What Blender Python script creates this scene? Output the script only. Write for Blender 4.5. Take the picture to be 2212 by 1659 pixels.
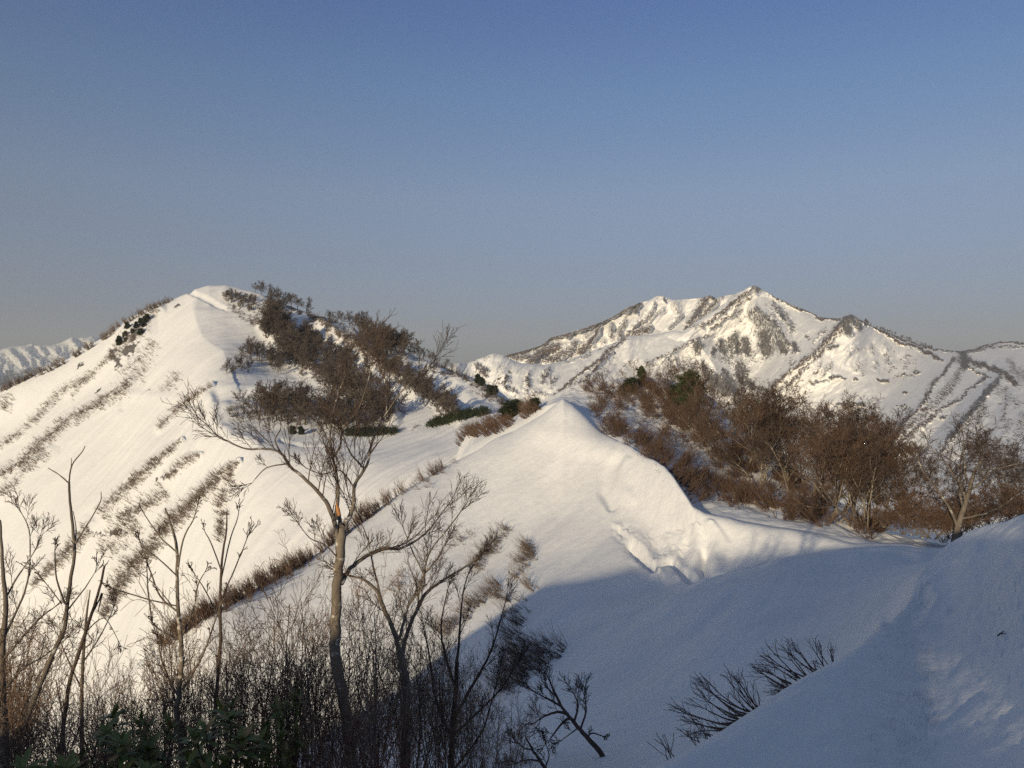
import bpy, math, random
import numpy as np
from mathutils import Vector

# ------------------------------------------------------------------ camera, sky, sun, exposure
SC = bpy.context.scene
for o in list(bpy.data.objects):
    bpy.data.objects.remove(o)
F = 819.0                                  # focal length in pixels of a 1024 px wide picture
cam_d = bpy.data.cameras.new('camera')
cam_d.sensor_width = 36.0
cam_d.lens = 36.0 * F / 1024.0
cam_d.clip_start = 0.1
cam_d.clip_end = 60000.0
cam = bpy.data.objects.new('camera', cam_d)
SC.collection.objects.link(cam)
cam.location = (0, 0, 0)
cam.rotation_euler = (math.radians(90), 0, 0)
SC.camera = cam

SUN_EL, SUN_AZ = 9.5, 27.0                # degrees; azimuth is measured from straight behind, towards the left
ce = math.cos(math.radians(SUN_EL))
TO_SUN = Vector((-math.sin(math.radians(SUN_AZ)) * ce, -math.cos(math.radians(SUN_AZ)) * ce, math.sin(math.radians(SUN_EL))))

world = bpy.data.worlds.new('World')
SC.world = world
world.use_nodes = True
wn, wl = world.node_tree.nodes, world.node_tree.links
wn.clear()
w_out = wn.new('ShaderNodeOutputWorld')
w_bg = wn.new('ShaderNodeBackground')
w_sky = wn.new('ShaderNodeTexSky')
w_sky.sky_type = 'NISHITA'
w_sky.sun_disc = False
w_sky.sun_elevation = math.radians(SUN_EL)
w_sky.sun_rotation = math.radians(180.0 + SUN_AZ)
w_sky.altitude = 1200
w_sky.air_density = 1.0
w_sky.dust_density = 1.2
w_sky.ozone_density = 1.0
w_bg.inputs['Strength'].default_value = 0.114
# the air near the horizon is hazier and greyer than the clear-air model, the zenith bluer
w_tc = wn.new('ShaderNodeTexCoord')
w_xyz = wn.new('ShaderNodeSeparateXYZ')
wl.new(w_tc.outputs['Generated'], w_xyz.inputs[0])
w_ramp = wn.new('ShaderNodeValToRGB')
SKY_TINT = [(0.0, (.30, .34, .60)), (.0475, (.32, .36, .62)), (.13, (.51, .53, .74)), (.222, (.70, .72, .89)), (.335, (.55, .75, 1.04)), (.42, (.43, .65, 1.09)), (.6, (.92, .96, 1.10)), (1.0, (1.08, 1.04, 1.06))]
els = w_ramp.color_ramp.elements
while len(els) < len(SKY_TINT): els.new(0.5)
for e, (pos, c) in zip(els, SKY_TINT):
    e.position = pos; e.color = tuple(v / 1.2 for v in c) + (1,)
wl.new(w_xyz.outputs['Z'], w_ramp.inputs[0])
w_mul = wn.new('ShaderNodeVectorMath'); w_mul.operation = 'MULTIPLY'
wl.new(w_sky.outputs[0], w_mul.inputs[0]); wl.new(w_ramp.outputs[0], w_mul.inputs[1])
wl.new(w_mul.outputs[0], w_bg.inputs[0])
wl.new(w_bg.outputs[0], w_out.inputs[0])

sun_d = bpy.data.lights.new('sun', 'SUN')
sun_d.energy = 5.0
sun_d.angle = math.radians(0.53)
sun_d.color = (1.0, 0.825, 0.53)
sun = bpy.data.objects.new('sun', sun_d)
SC.collection.objects.link(sun)
sun.rotation_euler = (-TO_SUN).to_track_quat('-Z', 'Y').to_euler()

SC.view_settings.view_transform = 'Standard'
SC.view_settings.look = 'None'
SC.view_settings.exposure = 0.20
SC.view_settings.gamma = 1.0
SC.view_settings.use_curve_mapping = False
SC.render.engine = 'CYCLES'
SC.cycles.use_denoising = False
SC.cycles.sample_clamp_indirect = 2.0
SC.cycles.max_bounces = 6
SC.cycles.diffuse_bounces = 3
SC.cycles.volume_bounces = 0
SC.cycles.caustics_reflective = False
SC.cycles.caustics_refractive = False

rng = np.random.default_rng(11)
random.seed(5)

# ------------------------------------------------------------------ numeric helpers
def hash2(ix, iy, seed):
    h = (ix.astype(np.int64) * 374761393 + iy.astype(np.int64) * 668265263 + seed * 1442695041) & 0xFFFFFFFF
    h = ((h ^ (h >> 13)) * 1274126177) & 0xFFFFFFFF
    return ((h ^ (h >> 16)) & 0xFFFFFF) / float(0xFFFFFF)

def vnoise(x, y, seed=0):
    x0, y0 = np.floor(x), np.floor(y)
    fx, fy = x - x0, y - y0
    fx = fx * fx * fx * (fx * (fx * 6 - 15) + 10)
    fy = fy * fy * fy * (fy * (fy * 6 - 15) + 10)
    a = hash2(x0, y0, seed); b = hash2(x0 + 1, y0, seed)
    c = hash2(x0, y0 + 1, seed); d = hash2(x0 + 1, y0 + 1, seed)
    return (a + (b - a) * fx) * (1 - fy) + (c + (d - c) * fx) * fy - 0.5

def fbm(x, y, octaves=4, seed=0, gain=0.5):
    s, amp = 0.0, 1.0
    for k in range(octaves):
        s = s + amp * vnoise(x, y, seed + 17 * k)
        x, y, amp = x * 2.03 + 5.2, y * 2.03 + 1.7, amp * gain
    return s

def sstep(a, b, x):
    t = np.clip((x - a) / (b - a), 0, 1)
    return t * t * (3 - 2 * t)

def pchip(Y, u):
    """Monotone cubic through the rows of Y (unit spacing), sampled at u (1-D)."""
    d = np.diff(Y, axis=0)
    m = np.zeros_like(Y)
    p = d[:-1] * d[1:]
    with np.errstate(divide='ignore', invalid='ignore'):
        h = np.where(p > 0, 2 * p / (d[:-1] + d[1:]), 0.0)
    m[1:-1] = h
    m[0], m[-1] = d[0], d[-1]
    i = np.clip(np.floor(u).astype(int), 0, Y.shape[0] - 2)
    t = (u - i)[:, None]
    t2, t3 = t * t, t * t * t
    return (2*t3 - 3*t2 + 1) * Y[i] + (t3 - 2*t2 + t) * m[i] + (-2*t3 + 3*t2) * Y[i+1] + (t3 - t2) * m[i+1]

def smooth_row(a, k):
    if k < 1: return a
    n = int(k * 3)
    w = np.exp(-0.5 * (np.arange(-n, n + 1) / k) ** 2); w /= w.sum()
    return np.convolve(np.concatenate([np.full(n, a[0]), a, np.full(n, a[-1])]), w, 'valid')

# zoomed views of the photograph I measured in; each maps its pixels to the 1024 px frame
def _view(ox, oy, k=0.6329 * 0.253968):
    return lambda *pts: [(ox * 0.253968 + x * k, oy * 0.253968 + y * k) + tuple(w * k for w in r) for x, y, *r in pts]
R1 = _view(0, 1000); R2 = _view(700, 1050); R3 = _view(1700, 1050); R4 = _view(2632, 1050)
R5 = _view(0, 1974); R6 = _view(1000, 1974); R7 = _view(2000, 1974); R8 = _view(2632, 1974)
RZ = _view(3500, 1300, 532 / 2206 * 0.253968)
RF = _view(0, 1250, 500 / 2212 * 0.253968)

def swell(PX, PY, pts):
    """Soft rounded rise along a polyline."""
    t = tent(PX, PY, [(x, y, w * 1.7) for x, y, w in pts])
    return t * t * (3 - 2 * t)

def fold(PX, PY, pts, w):
    """0 on the left of a polyline drawn downwards, rising to 1 at distance w on its right."""
    best = np.full(PX.shape, 1e9); sgn = np.zeros(PX.shape)
    for (x0, y0), (x1, y1) in zip(pts[:-1], pts[1:]):
        dx, dy = x1 - x0, y1 - y0
        t = np.clip(((PX - x0) * dx + (PY - y0) * dy) / (dx * dx + dy * dy + 1e-9), 0, 1)
        dd = np.hypot(PX - x0 - t * dx, PY - y0 - t * dy)
        m = dd < best
        best = np.where(m, dd, best)
        sgn = np.where(m, -np.sign(dx * (PY - y0) - dy * (PX - x0)), sgn)
    y0, y1 = pts[0][1], pts[-1][1]
    fade = sstep(y0 - 12, y0 + 12, PY) * (1 - sstep(y1 - 6, y1 + 30, PY))
    s = np.clip(best * sgn / w, 0, 1)
    return s * (2 - s) * fade

def wide(pts):
    return [(x, y, w * 6.2) for x, y, w in pts]

def point(px, py, d):
    return Vector(((px - 512.0) / F * d, d, (384.0 - py) / F * d))

def project(x, y, z):
    return 512.0 + x / y * F, 384.0 - z / y * F

def stroke(PX, PY, pts, soft=1.0):
    """0..1 mask of a polyline of (px, py, half width)."""
    out = np.zeros(PX.shape)
    w_all = max(p[2] for p in pts) * (1 + soft) + 2
    xs = [p[0] for p in pts]; ys = [p[1] for p in pts]
    sel = (PX > min(xs) - w_all) & (PX < max(xs) + w_all) & (PY > min(ys) - w_all) & (PY < max(ys) + w_all)
    if not sel.any(): return out
    x, y = PX[sel], PY[sel]
    best = np.full(x.shape, 9.0)
    for (x0, y0, w0), (x1, y1, w1) in zip(pts[:-1], pts[1:]):
        dx, dy = x1 - x0, y1 - y0
        t = np.clip(((x - x0) * dx + (y - y0) * dy) / (dx * dx + dy * dy + 1e-9), 0, 1)
        dd = np.hypot(x - x0 - t * dx, y - y0 - t * dy) / (w0 + (w1 - w0) * t)
        best = np.minimum(best, dd)
    out[sel] = 1 - sstep(1 - 0.5 * soft, 1 + 0.5 * soft, best)
    return out

def tent(PX, PY, pts):
    """1 on the polyline falling linearly to 0 at the half width: a rib."""
    out = np.zeros(PX.shape)
    for (x0, y0, w0), (x1, y1, w1) in zip(pts[:-1], pts[1:]):
        dx, dy = x1 - x0, y1 - y0
        t = np.clip(((PX - x0) * dx + (PY - y0) * dy) / (dx * dx + dy * dy + 1e-9), 0, 1)
        dd = np.hypot(PX - x0 - t * dx, PY - y0 - t * dy) / (w0 + (w1 - w0) * t)
        out = np.maximum(out, np.clip(1 - dd, 0, 1))
    return out

# ------------------------------------------------------------------ linking and describing objects
def props(o, label=None, cat=None, group=None, kind=None):
    if label: o['label'] = label
    if cat: o['category'] = cat
    if group: o['group'] = group
    if kind: o['kind'] = kind
    return o

def link(name, me, mat=None, parent=None):
    o = bpy.data.objects.new(name, me)
    SC.collection.objects.link(o)
    if mat is not None and me is not None and not me.materials: me.materials.append(mat)
    if parent is not None: o.parent = parent
    return o

def mesh_from(name, V, faces, smooth=True, mats=None):
    """V (n,3); faces: (m,3) or (m,4) int array, or a list of such arrays."""
    if not isinstance(faces, (list, tuple)): faces = [faces]
    faces = [np.asarray(f, dtype=np.int32) for f in faces if len(f)]
    me = bpy.data.meshes.new(name)
    V = np.asarray(V, dtype=np.float32)
    me.vertices.add(len(V)); me.vertices.foreach_set('co', V.ravel())
    n_loops = sum(f.size for f in faces); n_poly = sum(len(f) for f in faces)
    me.loops.add(n_loops); me.polygons.add(n_poly)
    me.loops.foreach_set('vertex_index', np.concatenate([f.ravel() for f in faces]))
    tot = np.concatenate([np.full(len(f), f.shape[1], np.int32) for f in faces])
    st = np.concatenate([[0], np.cumsum(tot)[:-1]]).astype(np.int32)
    me.polygons.foreach_set('loop_start', st)
    try: me.polygons.foreach_set('loop_total', tot)
    except Exception: pass
    me.polygons.foreach_set('use_smooth', np.full(n_poly, smooth, bool))
    if mats is not None: me.polygons.foreach_set('material_index', np.asarray(mats, np.int32))
    me.update(calc_edges=True)
    return me

class Layer:
    """A sheet of terrain: contour lines given as (px, py, distance), lofted far to near."""
    def __init__(self, curves, x0, x1, dx, rows, smooths, ragged=4.5):
        px = np.arange(x0, x1 + dx, dx)
        PYc, Dc = [], []
        for c, s in zip(curves, smooths):
            c = sorted(c)
            cx = [p[0] for p in c]
            PYc.append(smooth_row(np.interp(px, cx, [p[1] for p in c]), s / dx))
            Dc.append(smooth_row(np.interp(px, cx, [math.log(p[2]) for p in c]), max(s, 6) / dx))
        u = np.concatenate([np.linspace(i, i + 1, n, endpoint=False) for i, n in enumerate(rows)] + [[len(rows)]])
        self.u = u
        self.PX = np.repeat(px[None, :], len(u), 0)
        self.PY = pchip(np.array(PYc), u)
        self.D = np.exp(pchip(np.array(Dc), u))
        self.U = np.repeat(u[:, None], len(px), 1)
        self.px = px
        self.dz = np.zeros_like(self.D)
        self.attr = {}
        # ragged outlines for whatever grows on or breaks through the snow
        self.WX = self.PX + ragged * fbm(self.PX / 5.0, self.PY / 5.0, 3, 101, .7)
        self.WY = self.PY + ragged * fbm(self.PX / 5.0 + 50, self.PY / 5.0, 3, 102, .7)
    def xyz(self):
        X = (self.PX - 512.0) / F * self.D
        return X, self.D, (384.0 - self.PY) / F * self.D + self.dz
    def bake(self, name, mat):
        X, Y, Z = self.xyz()
        self.X, self.Y, self.Z = X, Y, Z
        self.QY = 384.0 - Z / Y * F                     # picture row after displacement
        n, m = X.shape
        idx = np.arange(n * m).reshape(n, m)
        q = np.stack([idx[:-1, :-1], idx[:-1, 1:], idx[1:, 1:], idx[1:, :-1]], -1).reshape(-1, 4)
        me = mesh_from(name, np.stack([X, Y, Z], -1).reshape(-1, 3), q)
        for k, a in self.attr.items():
            at = me.attributes.new(k, 'FLOAT', 'POINT')
            at.data.foreach_set('value', a.astype(np.float32).ravel())
        o = link(name, me, mat)
        o['kind'] = 'structure'
        self.obj = o
        return o
    def hit(self, px, py, umin=None, umax=None, again=0):
        """First point of this sheet, from the near side, seen at (px, py); None if there is none."""
        c = (px - self.px[0]) / (self.px[1] - self.px[0])
        i = int(np.clip(round(c), 1, len(self.px) - 2))
        col = self.QY[:, i]
        a = np.nonzero((col[:-1] > py) & (col[1:] <= py))[0]
        if umin is not None: a = a[self.u[a] >= umin]
        if umax is not None: a = a[self.u[a] <= umax]
        if not len(a): return None if again <= 0 else self.hit(px, py + 4, umin, umax, again - 1)
        r = a[0]
        t = (col[r] - py) / (col[r] - col[r + 1] + 1e-9)
        P = [(1 - t) * A[r, i] + t * A[r + 1, i] for A in (self.X, self.Y, self.Z)]
        e1 = np.array([A[r, i + 1] - A[r, i - 1] for A in (self.X, self.Y, self.Z)])
        e2 = np.array([A[r + 1, i] - A[r, i] for A in (self.X, self.Y, self.Z)])
        nrm = np.cross(e1, e2); nrm /= np.linalg.norm(nrm) + 1e-12
        if nrm[2] < 0: nrm = -nrm
        p = point(px, py, P[1])
        return Vector((p.x, P[1], P[2])), Vector(nrm)

# ------------------------------------------------------------------ materials
def new_mat(name):
    m = bpy.data.materials.new(name); m.use_nodes = True
    nt = m.node_tree; nt.nodes.clear()
    out = nt.nodes.new('ShaderNodeOutputMaterial')
    b = nt.nodes.new('ShaderNodeBsdfPrincipled')
    nt.links.new(b.outputs[0], out.inputs[0])
    return m, nt, b

def node(nt, kind, **kw):
    n = nt.nodes.new(kind)
    for k, v in kw.items():
        if k.startswith('i_'): n.inputs[k[2:].replace('_', ' ')].default_value = v
        else: setattr(n, k, v)
    return n

def noise_node(nt, coord, scale, detail=4, rough=0.55, stretch=None):
    if stretch:
        mp = node(nt, 'ShaderNodeMapping'); mp.inputs['Scale'].default_value = stretch
        if len(stretch) > 3: pass
        nt.links.new(coord, mp.inputs[0]); coord = mp.outputs[0]
    n = node(nt, 'ShaderNodeTexNoise'); n.inputs['Scale'].default_value = scale
    n.inputs['Detail'].default_value = detail; n.inputs['Roughness'].default_value = rough
    nt.links.new(coord, n.inputs['Vector'])
    return n.outputs['Fac']

def math_n(nt, op, a, b=None, clamp=False):
    n = node(nt, 'ShaderNodeMath', operation=op); n.use_clamp = clamp
    for i, v in enumerate((a, b)):
        if v is None: continue
        if isinstance(v, (int, float)): n.inputs[i].default_value = v
        else: nt.links.new(v, n.inputs[i])
    return n.outputs[0]

def mapr(nt, v, a, b, c=0.0, d=1.0):
    n = node(nt, 'ShaderNodeMapRange'); n.interpolation_type = 'SMOOTHSTEP'
    nt.links.new(v, n.inputs[0])
    for i, x in enumerate((a, b, c, d)): n.inputs[i + 1].default_value = x
    return n.outputs[0]

def mixc(nt, f, a, b):
    n = node(nt, 'ShaderNodeMix', data_type='RGBA')
    for i, v in ((0, f), (6, a), (7, b)):
        if isinstance(v, (int, float)): n.inputs[i].default_value = v
        elif isinstance(v, tuple): n.inputs[i].default_value = v + (1,)
        else: nt.links.new(v, n.inputs[i])
    return n.outputs[2]

SNOW_A, SNOW_B = (0.86, 0.86, 0.87), (0.80, 0.80, 0.82)

def snow_material(name, s_big, s_fine, bump, bump_d, cover=None, streak=None, ripple=None):
    """Snow; where the sheet's 'brush' / 'rock' values are high, bare twigs or rock show through."""
    m, nt, b = new_mat(name)
    tc = node(nt, 'ShaderNodeTexCoord').outputs['Object']
    big = noise_node(nt, tc, s_big, 3)
    col = mixc(nt, mapr(nt, big, 0.35, 0.7), SNOW_A, SNOW_B)
    fine = noise_node(nt, tc, s_fine, 5, 0.62, streak)
    rough_h = fine
    if cover:
        for att, sc, c1, c2, lo, hi, st, *gain in cover:
            a = node(nt, 'ShaderNodeAttribute', attribute_name=att).outputs['Fac']
            n1 = noise_node(nt, tc, sc, 5, 0.68, st)
            n2 = noise_node(nt, tc, sc * 4.3, 3, 0.6, st)
            nn = math_n(nt, 'ADD', math_n(nt, 'MULTIPLY', n1, 0.62), math_n(nt, 'MULTIPLY', n2, 0.38))
            f = mapr(nt, math_n(nt, 'ADD', a, math_n(nt, 'MULTIPLY', math_n(nt, 'SUBTRACT', nn, 0.5), gain[0] if gain else 2.6)), lo, hi)
            f = math_n(nt, 'MULTIPLY', f, mapr(nt, a, 0.02, 0.15))
            cc = mixc(nt, noise_node(nt, tc, sc * 1.7, 4), c1, c2)
            col = mixc(nt, f, col, cc)
    nt.links.new(col, b.inputs['Base Color'])
    b.inputs['Roughness'].default_value = 0.75
    b.inputs['Specular IOR Level'].default_value = 0.2
    bp = node(nt, 'ShaderNodeBump'); bp.inputs['Strength'].default_value = bump; bp.inputs['Distance'].default_value = bump_d
    nt.links.new(rough_h, bp.inputs['Height'])
    last = bp
    for sc, dist, strength, turn, st in ripple or ():            # wind ripples and crust
        mp = node(nt, 'ShaderNodeMapping'); mp.inputs['Rotation'].default_value = (0, 0, math.radians(turn))
        nt.links.new(tc, mp.inputs[0])
        h = noise_node(nt, mp.outputs[0], sc, 3, 0.55, st)
        b2 = node(nt, 'ShaderNodeBump'); b2.inputs['Strength'].default_value = strength; b2.inputs['Distance'].default_value = dist
        nt.links.new(h, b2.inputs['Height']); nt.links.new(last.outputs[0], b2.inputs['Normal']); last = b2
    nt.links.new(last.outputs[0], b.inputs['Normal'])
    return m
# ------------------------------------------------------------------ the terrain
TWIG1, TWIG2 = (0.16, 0.115, 0.085), (0.085, 0.06, 0.05)
ROCK1, ROCK2 = (0.20, 0.185, 0.18), (0.085, 0.082, 0.085)
mat_snow_near = snow_material('snow_near', 0.25, 14.0, 0.5, 0.03, None, None, [(1.5, 0.22, 0.45, 32, (1.0, 0.28, 1.0)), (4.2, 0.06, 0.45, 30, (1.0, 0.35, 1.0))])
mat_snow_lee = snow_material('snow_lee', 0.1, 1.2, 0.5, 0.25, cover=[('brush', 1.6, TWIG1, TWIG2, 0.45, 0.95, None)])
mat_snow_left = snow_material('snow_left', 0.03, 0.35, 0.35, 0.5, cover=[('brush', 0.75, TWIG1, TWIG2, 0.62, 1.05, (1.0, 0.55, 1.3)), ('rock', 0.3, ROCK1, ROCK2, 0.35, 0.7, None)])
mat_snow_far = snow_material('snow_far', 0.006, 0.05, 0.3, 2.0, cover=[('brush', 0.30, TWIG1, TWIG2, 0.50, 0.66, (1.0, 0.6, 0.7), 4.6), ('rock', 0.26, ROCK1, ROCK2, 0.46, 0.58, (1.0, 1.0, 0.45), 4.4)])
mat_snow_range = snow_material('snow_range', 0.001, 0.006, 0.6, 12.0, cover=[('brush', 0.01, (0.10, 0.11, 0.13), (0.06, 0.07, 0.09), 0.4, 0.8, None)])

# --- A: the slope I stand on, the hollow below it and the snow ridge beyond
A_LINES = [
    [(-400, 2420, .8), (1424, 2380, .8)],
    [(-400, 1400, 2), (300, 1150, 2.0), (650, 1105, 2.5), (850, 1013, 2.8), (1024, 975, 2.7), (1424, 825, 2.6)],
    [(-400, 1100, 4), (0, 1010, 4.2), (300, 950, 4.4), (500, 860, 4.7), (590, 805, 4.8), (650, 769, 5), (702, 741, 5.7), (755, 709, 6.5), (800, 684, 7.4), (845, 655, 8.5), (875, 629, 10), (905, 598, 12), (925, 566, 14.5), (945, 545, 16), (962, 535, 15.8), (985, 528.5, 15.2), (1024, 517.5, 14), (1100, 500, 13), (1224, 475, 12), (1424, 440, 11)],
    [(-400, 1150, 7), (0, 1000, 7.5), (300, 930, 7.5), (500, 870, 8), (650, 800, 8.5), (755, 740, 10), (845, 676, 12), (880, 630, 13.5), (905, 588, 15), (925, 562, 17), (945, 556, 19), (1024, 540, 18), (1424, 465, 15)],
    [(-400, 1000, 12), (0, 850, 12), (300, 800, 12), (450, 775, 12.8), (500, 768, 13.2), (650, 740, 14.5), (755, 690, 17), (845, 640, 19), (905, 566, 23), (945, 557, 27), (1024, 562, 26), (1424, 565, 22)],
    [(-400, 1000, 22), (0, 980, 38), (200, 865, 37), (300, 808, 36.5), (380, 768, 35), (440, 730, 31), (500, 694, 29), (600, 655, 31), (700, 600, 31), (800, 570, 32), (905, 552, 31), (945, 552, 33), (1424, 600, 27)],
    [(-400, 1100, 42), (0, 880, 45), (150, 775, 46), (200, 712, 46), (320, 628, 51), (400, 587, 54), (500, 558, 56), (562, 520, 58), (620, 530, 54), (690, 562, 46.3), (760, 549, 42), (870, 546, 38.5), (930, 549, 35.5), (1424, 610, 29)],
    [(-400, 1000, 46), (0, 790, 50), (100, 700, 50), (150, 655, 50), (209, 614, 51), (241, 598, 53), (273, 580, 56), (321, 554, 60), (362, 520, 64), (400, 492, 68), (445, 466, 73), (457, 460, 74), (488, 443.5, 75.5), (512, 431, 76), (528, 421.5, 76.3), (544, 411.5, 76.2), (554, 403.8, 75.8), (563, 397.6, 75), (573, 404, 73.8), (583, 413, 72), (592, 421, 70.5), (602, 429.5, 69), (618, 439, 66), (633, 446, 62.5), (645, 457, 59.5), (665, 471.5, 55), (682, 491.5, 51), (695, 509.5, 48.8), (706, 514.5, 48), (760, 521.5, 46), (815, 530, 43), (870, 540, 40), (930, 547, 37), (1024, 562, 34), (1424, 605, 30)],
    [(-400, 1150, 54), (0, 920, 58), (190, 770, 60), (320, 680, 67), (400, 580, 78), (445, 530, 84), (520, 470, 86), (562, 430, 85), (602, 450, 78), (640, 490, 68), (690, 535, 56), (760, 545, 52), (870, 560, 46), (930, 568, 42), (1424, 640, 34)],
    [(-400, 1100, 60), (0, 980, 70), (320, 780, 90), (445, 610, 110), (562, 520, 110), (640, 570, 90), (760, 620, 70), (930, 640, 60), (1424, 700, 50)],
]
A = Layer(A_LINES, -400, 1424, 1.6, [16, 120, 34, 20, 70, 80, 110, 22, 6], [0, 20, 9, 14, 24, 40, 30, 1.2, 16, 20])
X, Y, Z = A.xyz()
U = A.U
mid = sstep(4.2, 5.0, U) * (1 - sstep(7.0, 7.3, U))
# wind-packed ripples running down the ridge face, broader swells, and the broken cornice
ru, rv = (X * 0.86 - Y * 0.5), (X * 0.5 + Y * 0.86)
A.dz += mid * (0.22 * fbm(ru / 2.2, rv / 9.0, 3, 3) + 0.5 * fbm(X / 9, Y / 11, 2, 9))
crest = tent(A.PX, A.PY, [(562, 398, 16), (600, 430, 16), (640, 466, 17), (690, 512, 17), (720, 519, 14)])
face = stroke(A.PX, A.PY, wide(R7((690, 195, 6), (800, 270, 12), (900, 330, 15), (1010, 320, 14), (1070, 230, 15), (1080, 120, 13))), 1.9)
A.dz += mid * (-0.20 * face * sstep(-0.2, 0.3, fbm(A.PX / 14, A.PY / 9, 3, 21)) + 0.16 * face * fbm(A.PX / 3.5, A.PY / 11, 4, 5, .6))
lip = swell(A.PX, A.PY, wide(R3((1170, 1190, 5), (1130, 1240, 7), (1095, 1320, 8), (1080, 1400, 7), (1120, 1500, 5))))
lip2 = swell(A.PX, A.PY, wide(R3((1210, 1210, 5), (1190, 1290, 8), (1170, 1380, 9), (1230, 1470, 6))))
crack = R7((680, 185), (740, 235), (800, 300), (860, 350), (908, 400))
A.dz += mid * 0.45 * fold(A.PX, A.PY, crack, 3.0) * tent(A.PX, A.PY, [(x, y, 34) for x, y in crack]) ** 1.5
A.dz += mid * (-0.35 * lip + 0.25 * lip2)
for pts, a in ((R7((760, 290, 3), (830, 335, 4), (910, 400, 4), (960, 385, 3), (1020, 375, 3)), -0.4),
               (R7((1010, 375, 2), (1080, 420, 3), (1150, 462, 4), (1250, 462, 4), (1330, 440, 3)), -0.4),
               (R7((1230, 330, 4), (1215, 400, 5), (1235, 430, 5)), -0.4),
               (R7((1170, 170, 4), (1180, 260, 6), (1165, 340, 6)), 0.35),
               (R7((1260, 150, 5), (1330, 260, 8), (1280, 360, 8)), 0.3),
               (R3((700, 1040, 10), (900, 1060, 12), (1080, 1130, 9)), 0.22)):
    A.dz += mid * a * swell(A.PX, A.PY, wide(pts))
near = 1 - sstep(2.2, 3.6, U)
def near_relief(X, Y, U):
    return (1 - sstep(2.2, 3.6, U)) * (0.045 * fbm((X + Y * .25) / 0.9, (Y - X * .9) / 0.35, 4, 31) * sstep(1.0, 1.6, U) + 0.10 * fbm(X / 2.0, Y / 2.5, 2, 8))
A.dz += near_relief(X, Y, U)
corner = sstep(1.0, 1.5, U) * (1 - sstep(2.0, 2.8, U)) * sstep(860, 1000, A.PX + (A.PY - 660) * .8)
A.dz += corner * (0.050 * fbm((X * .9 + Y * .43) / .55, (Y * .9 - X * .43) / .16, 3, 33) + 0.022 * fbm((X * .9 + Y * .43) / .2, (Y * .9 - X * .43) / .07, 2, 35))
# furrows that the drift left on the bank, and the dent below its head
for pts, a in ((R8((1640, 520, 10), (1760, 420, 14), (1900, 320, 10)), 0.05), (R8((1770, 640, 6), (1900, 540, 9), (2040, 430, 8), (2150, 370, 7)), -0.05)):
    A.dz += a * swell(A.PX, A.PY, wide(pts))
A.dz += -0.16 * swell(A.PX, A.PY, wide(R8((1400, 700, 10), (1470, 650, 16), (1590, 590, 8))))
hollow = sstep(3.0, 4.5, U) * (1 - sstep(5.0, 5.6, U))
A.dz += hollow * (0.12 * fbm(X / 3.0, Y / 5.0, 3, 77) - 0.35 * stroke(A.PX, A.PY, wide(R6((1380, 880, 20), (1400, 1010, 26), (1390, 1150, 22))), 1.6))
A.bake('snow_slope', mat_snow_near)
for x0, x1 in ((1396, 3400), (-2400, -372)):            # the same slope carried on to either side of the view
    E = Layer(A_LINES, x0, x1, 14, [8, 40, 12, 8, 16, 16, 16, 6, 4], [0, 20, 9, 14, 24, 40, 30, 6, 16, 20])
    EX, EY, EZ = E.xyz()
    E.dz += near_relief(EX, EY, E.U) - 0.004
    if x0 < 0: E.dz -= np.clip(-400 - E.PX, 0, None) / F * E.D * 0.6     # falls away into the valley
    E.bake('snow_slope', mat_snow_near)

# --- the hillside behind the camera: it keeps the low sun off the near slope
def hill_height(x, y):
    """x, y arrays; joins the near slope under my feet and rises to the crest behind."""
    t = np.clip((-y) / 9.0, 0, 1)
    base = -2.08 + 0.05 * np.clip(x, 0, 40) * np.exp(-np.abs(y) / 40) + 0.48 * np.clip(x + 1.5, -40, 0)
    crest_h = np.interp(x - np.clip(y + 9, -12, 9) * 0.51, CREST_X, CREST_H)
    h = base * (1 - sstep(0, 1, t)) + crest_h * sstep(0, 1, t)
    back = np.clip((-y - 9.0) / 60.0, 0, 1)
    return h - 30 * back * back - 3 * back
CREST_X = [-80, -42, -36, -32, -29.5, -28.2, -27.5, -26.8, -24.4, -23, -21.3, -19, -16.9, -14.4, -13, -11.3, -10.4, -8, -6, -4.85, -4.5, -3.7, -3.4, -3, 0, 4, 10, 30, 80]
CREST_H = [-34, -13, -8, -6, -3.6, -2.5, -1.9, -1.0, -.75, -.55, -.05, -.5, -.95, -.42, .0, .48, .95, 1.3, 1.3, 0.9, -.2, -.60, 1.3, 2.1, 2.9, 3.6, 4.4, 6, 6]  # crest fitted to the shadow edge; notch added to let sun onto the bank
gx = np.concatenate([np.linspace(-90, -12, 60, endpoint=False), np.linspace(-12, 8, 160, endpoint=False), np.linspace(8, 90, 60)])
gy = np.concatenate([np.linspace(1.0, -14, 120, endpoint=False), np.linspace(-14, -75, 50)])
HX, HY = np.meshgrid(gx, gy)
HZ = hill_height(HX, HY) + 0.12 * fbm(HX / 2.5, HY / 2.5, 3, 4) * sstep(0.5, -2, HY)
idx = np.arange(HX.size).reshape(HX.shape)
quads = np.stack([idx[:-1, :-1], idx[1:, :-1], idx[1:, 1:], idx[:-1, 1:]], -1).reshape(-1, 4)
link('hillside', mesh_from('hillside', np.stack([HX, HY, HZ], -1).reshape(-1, 3), quads), mat_snow_near)['kind'] = 'structure'

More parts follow.
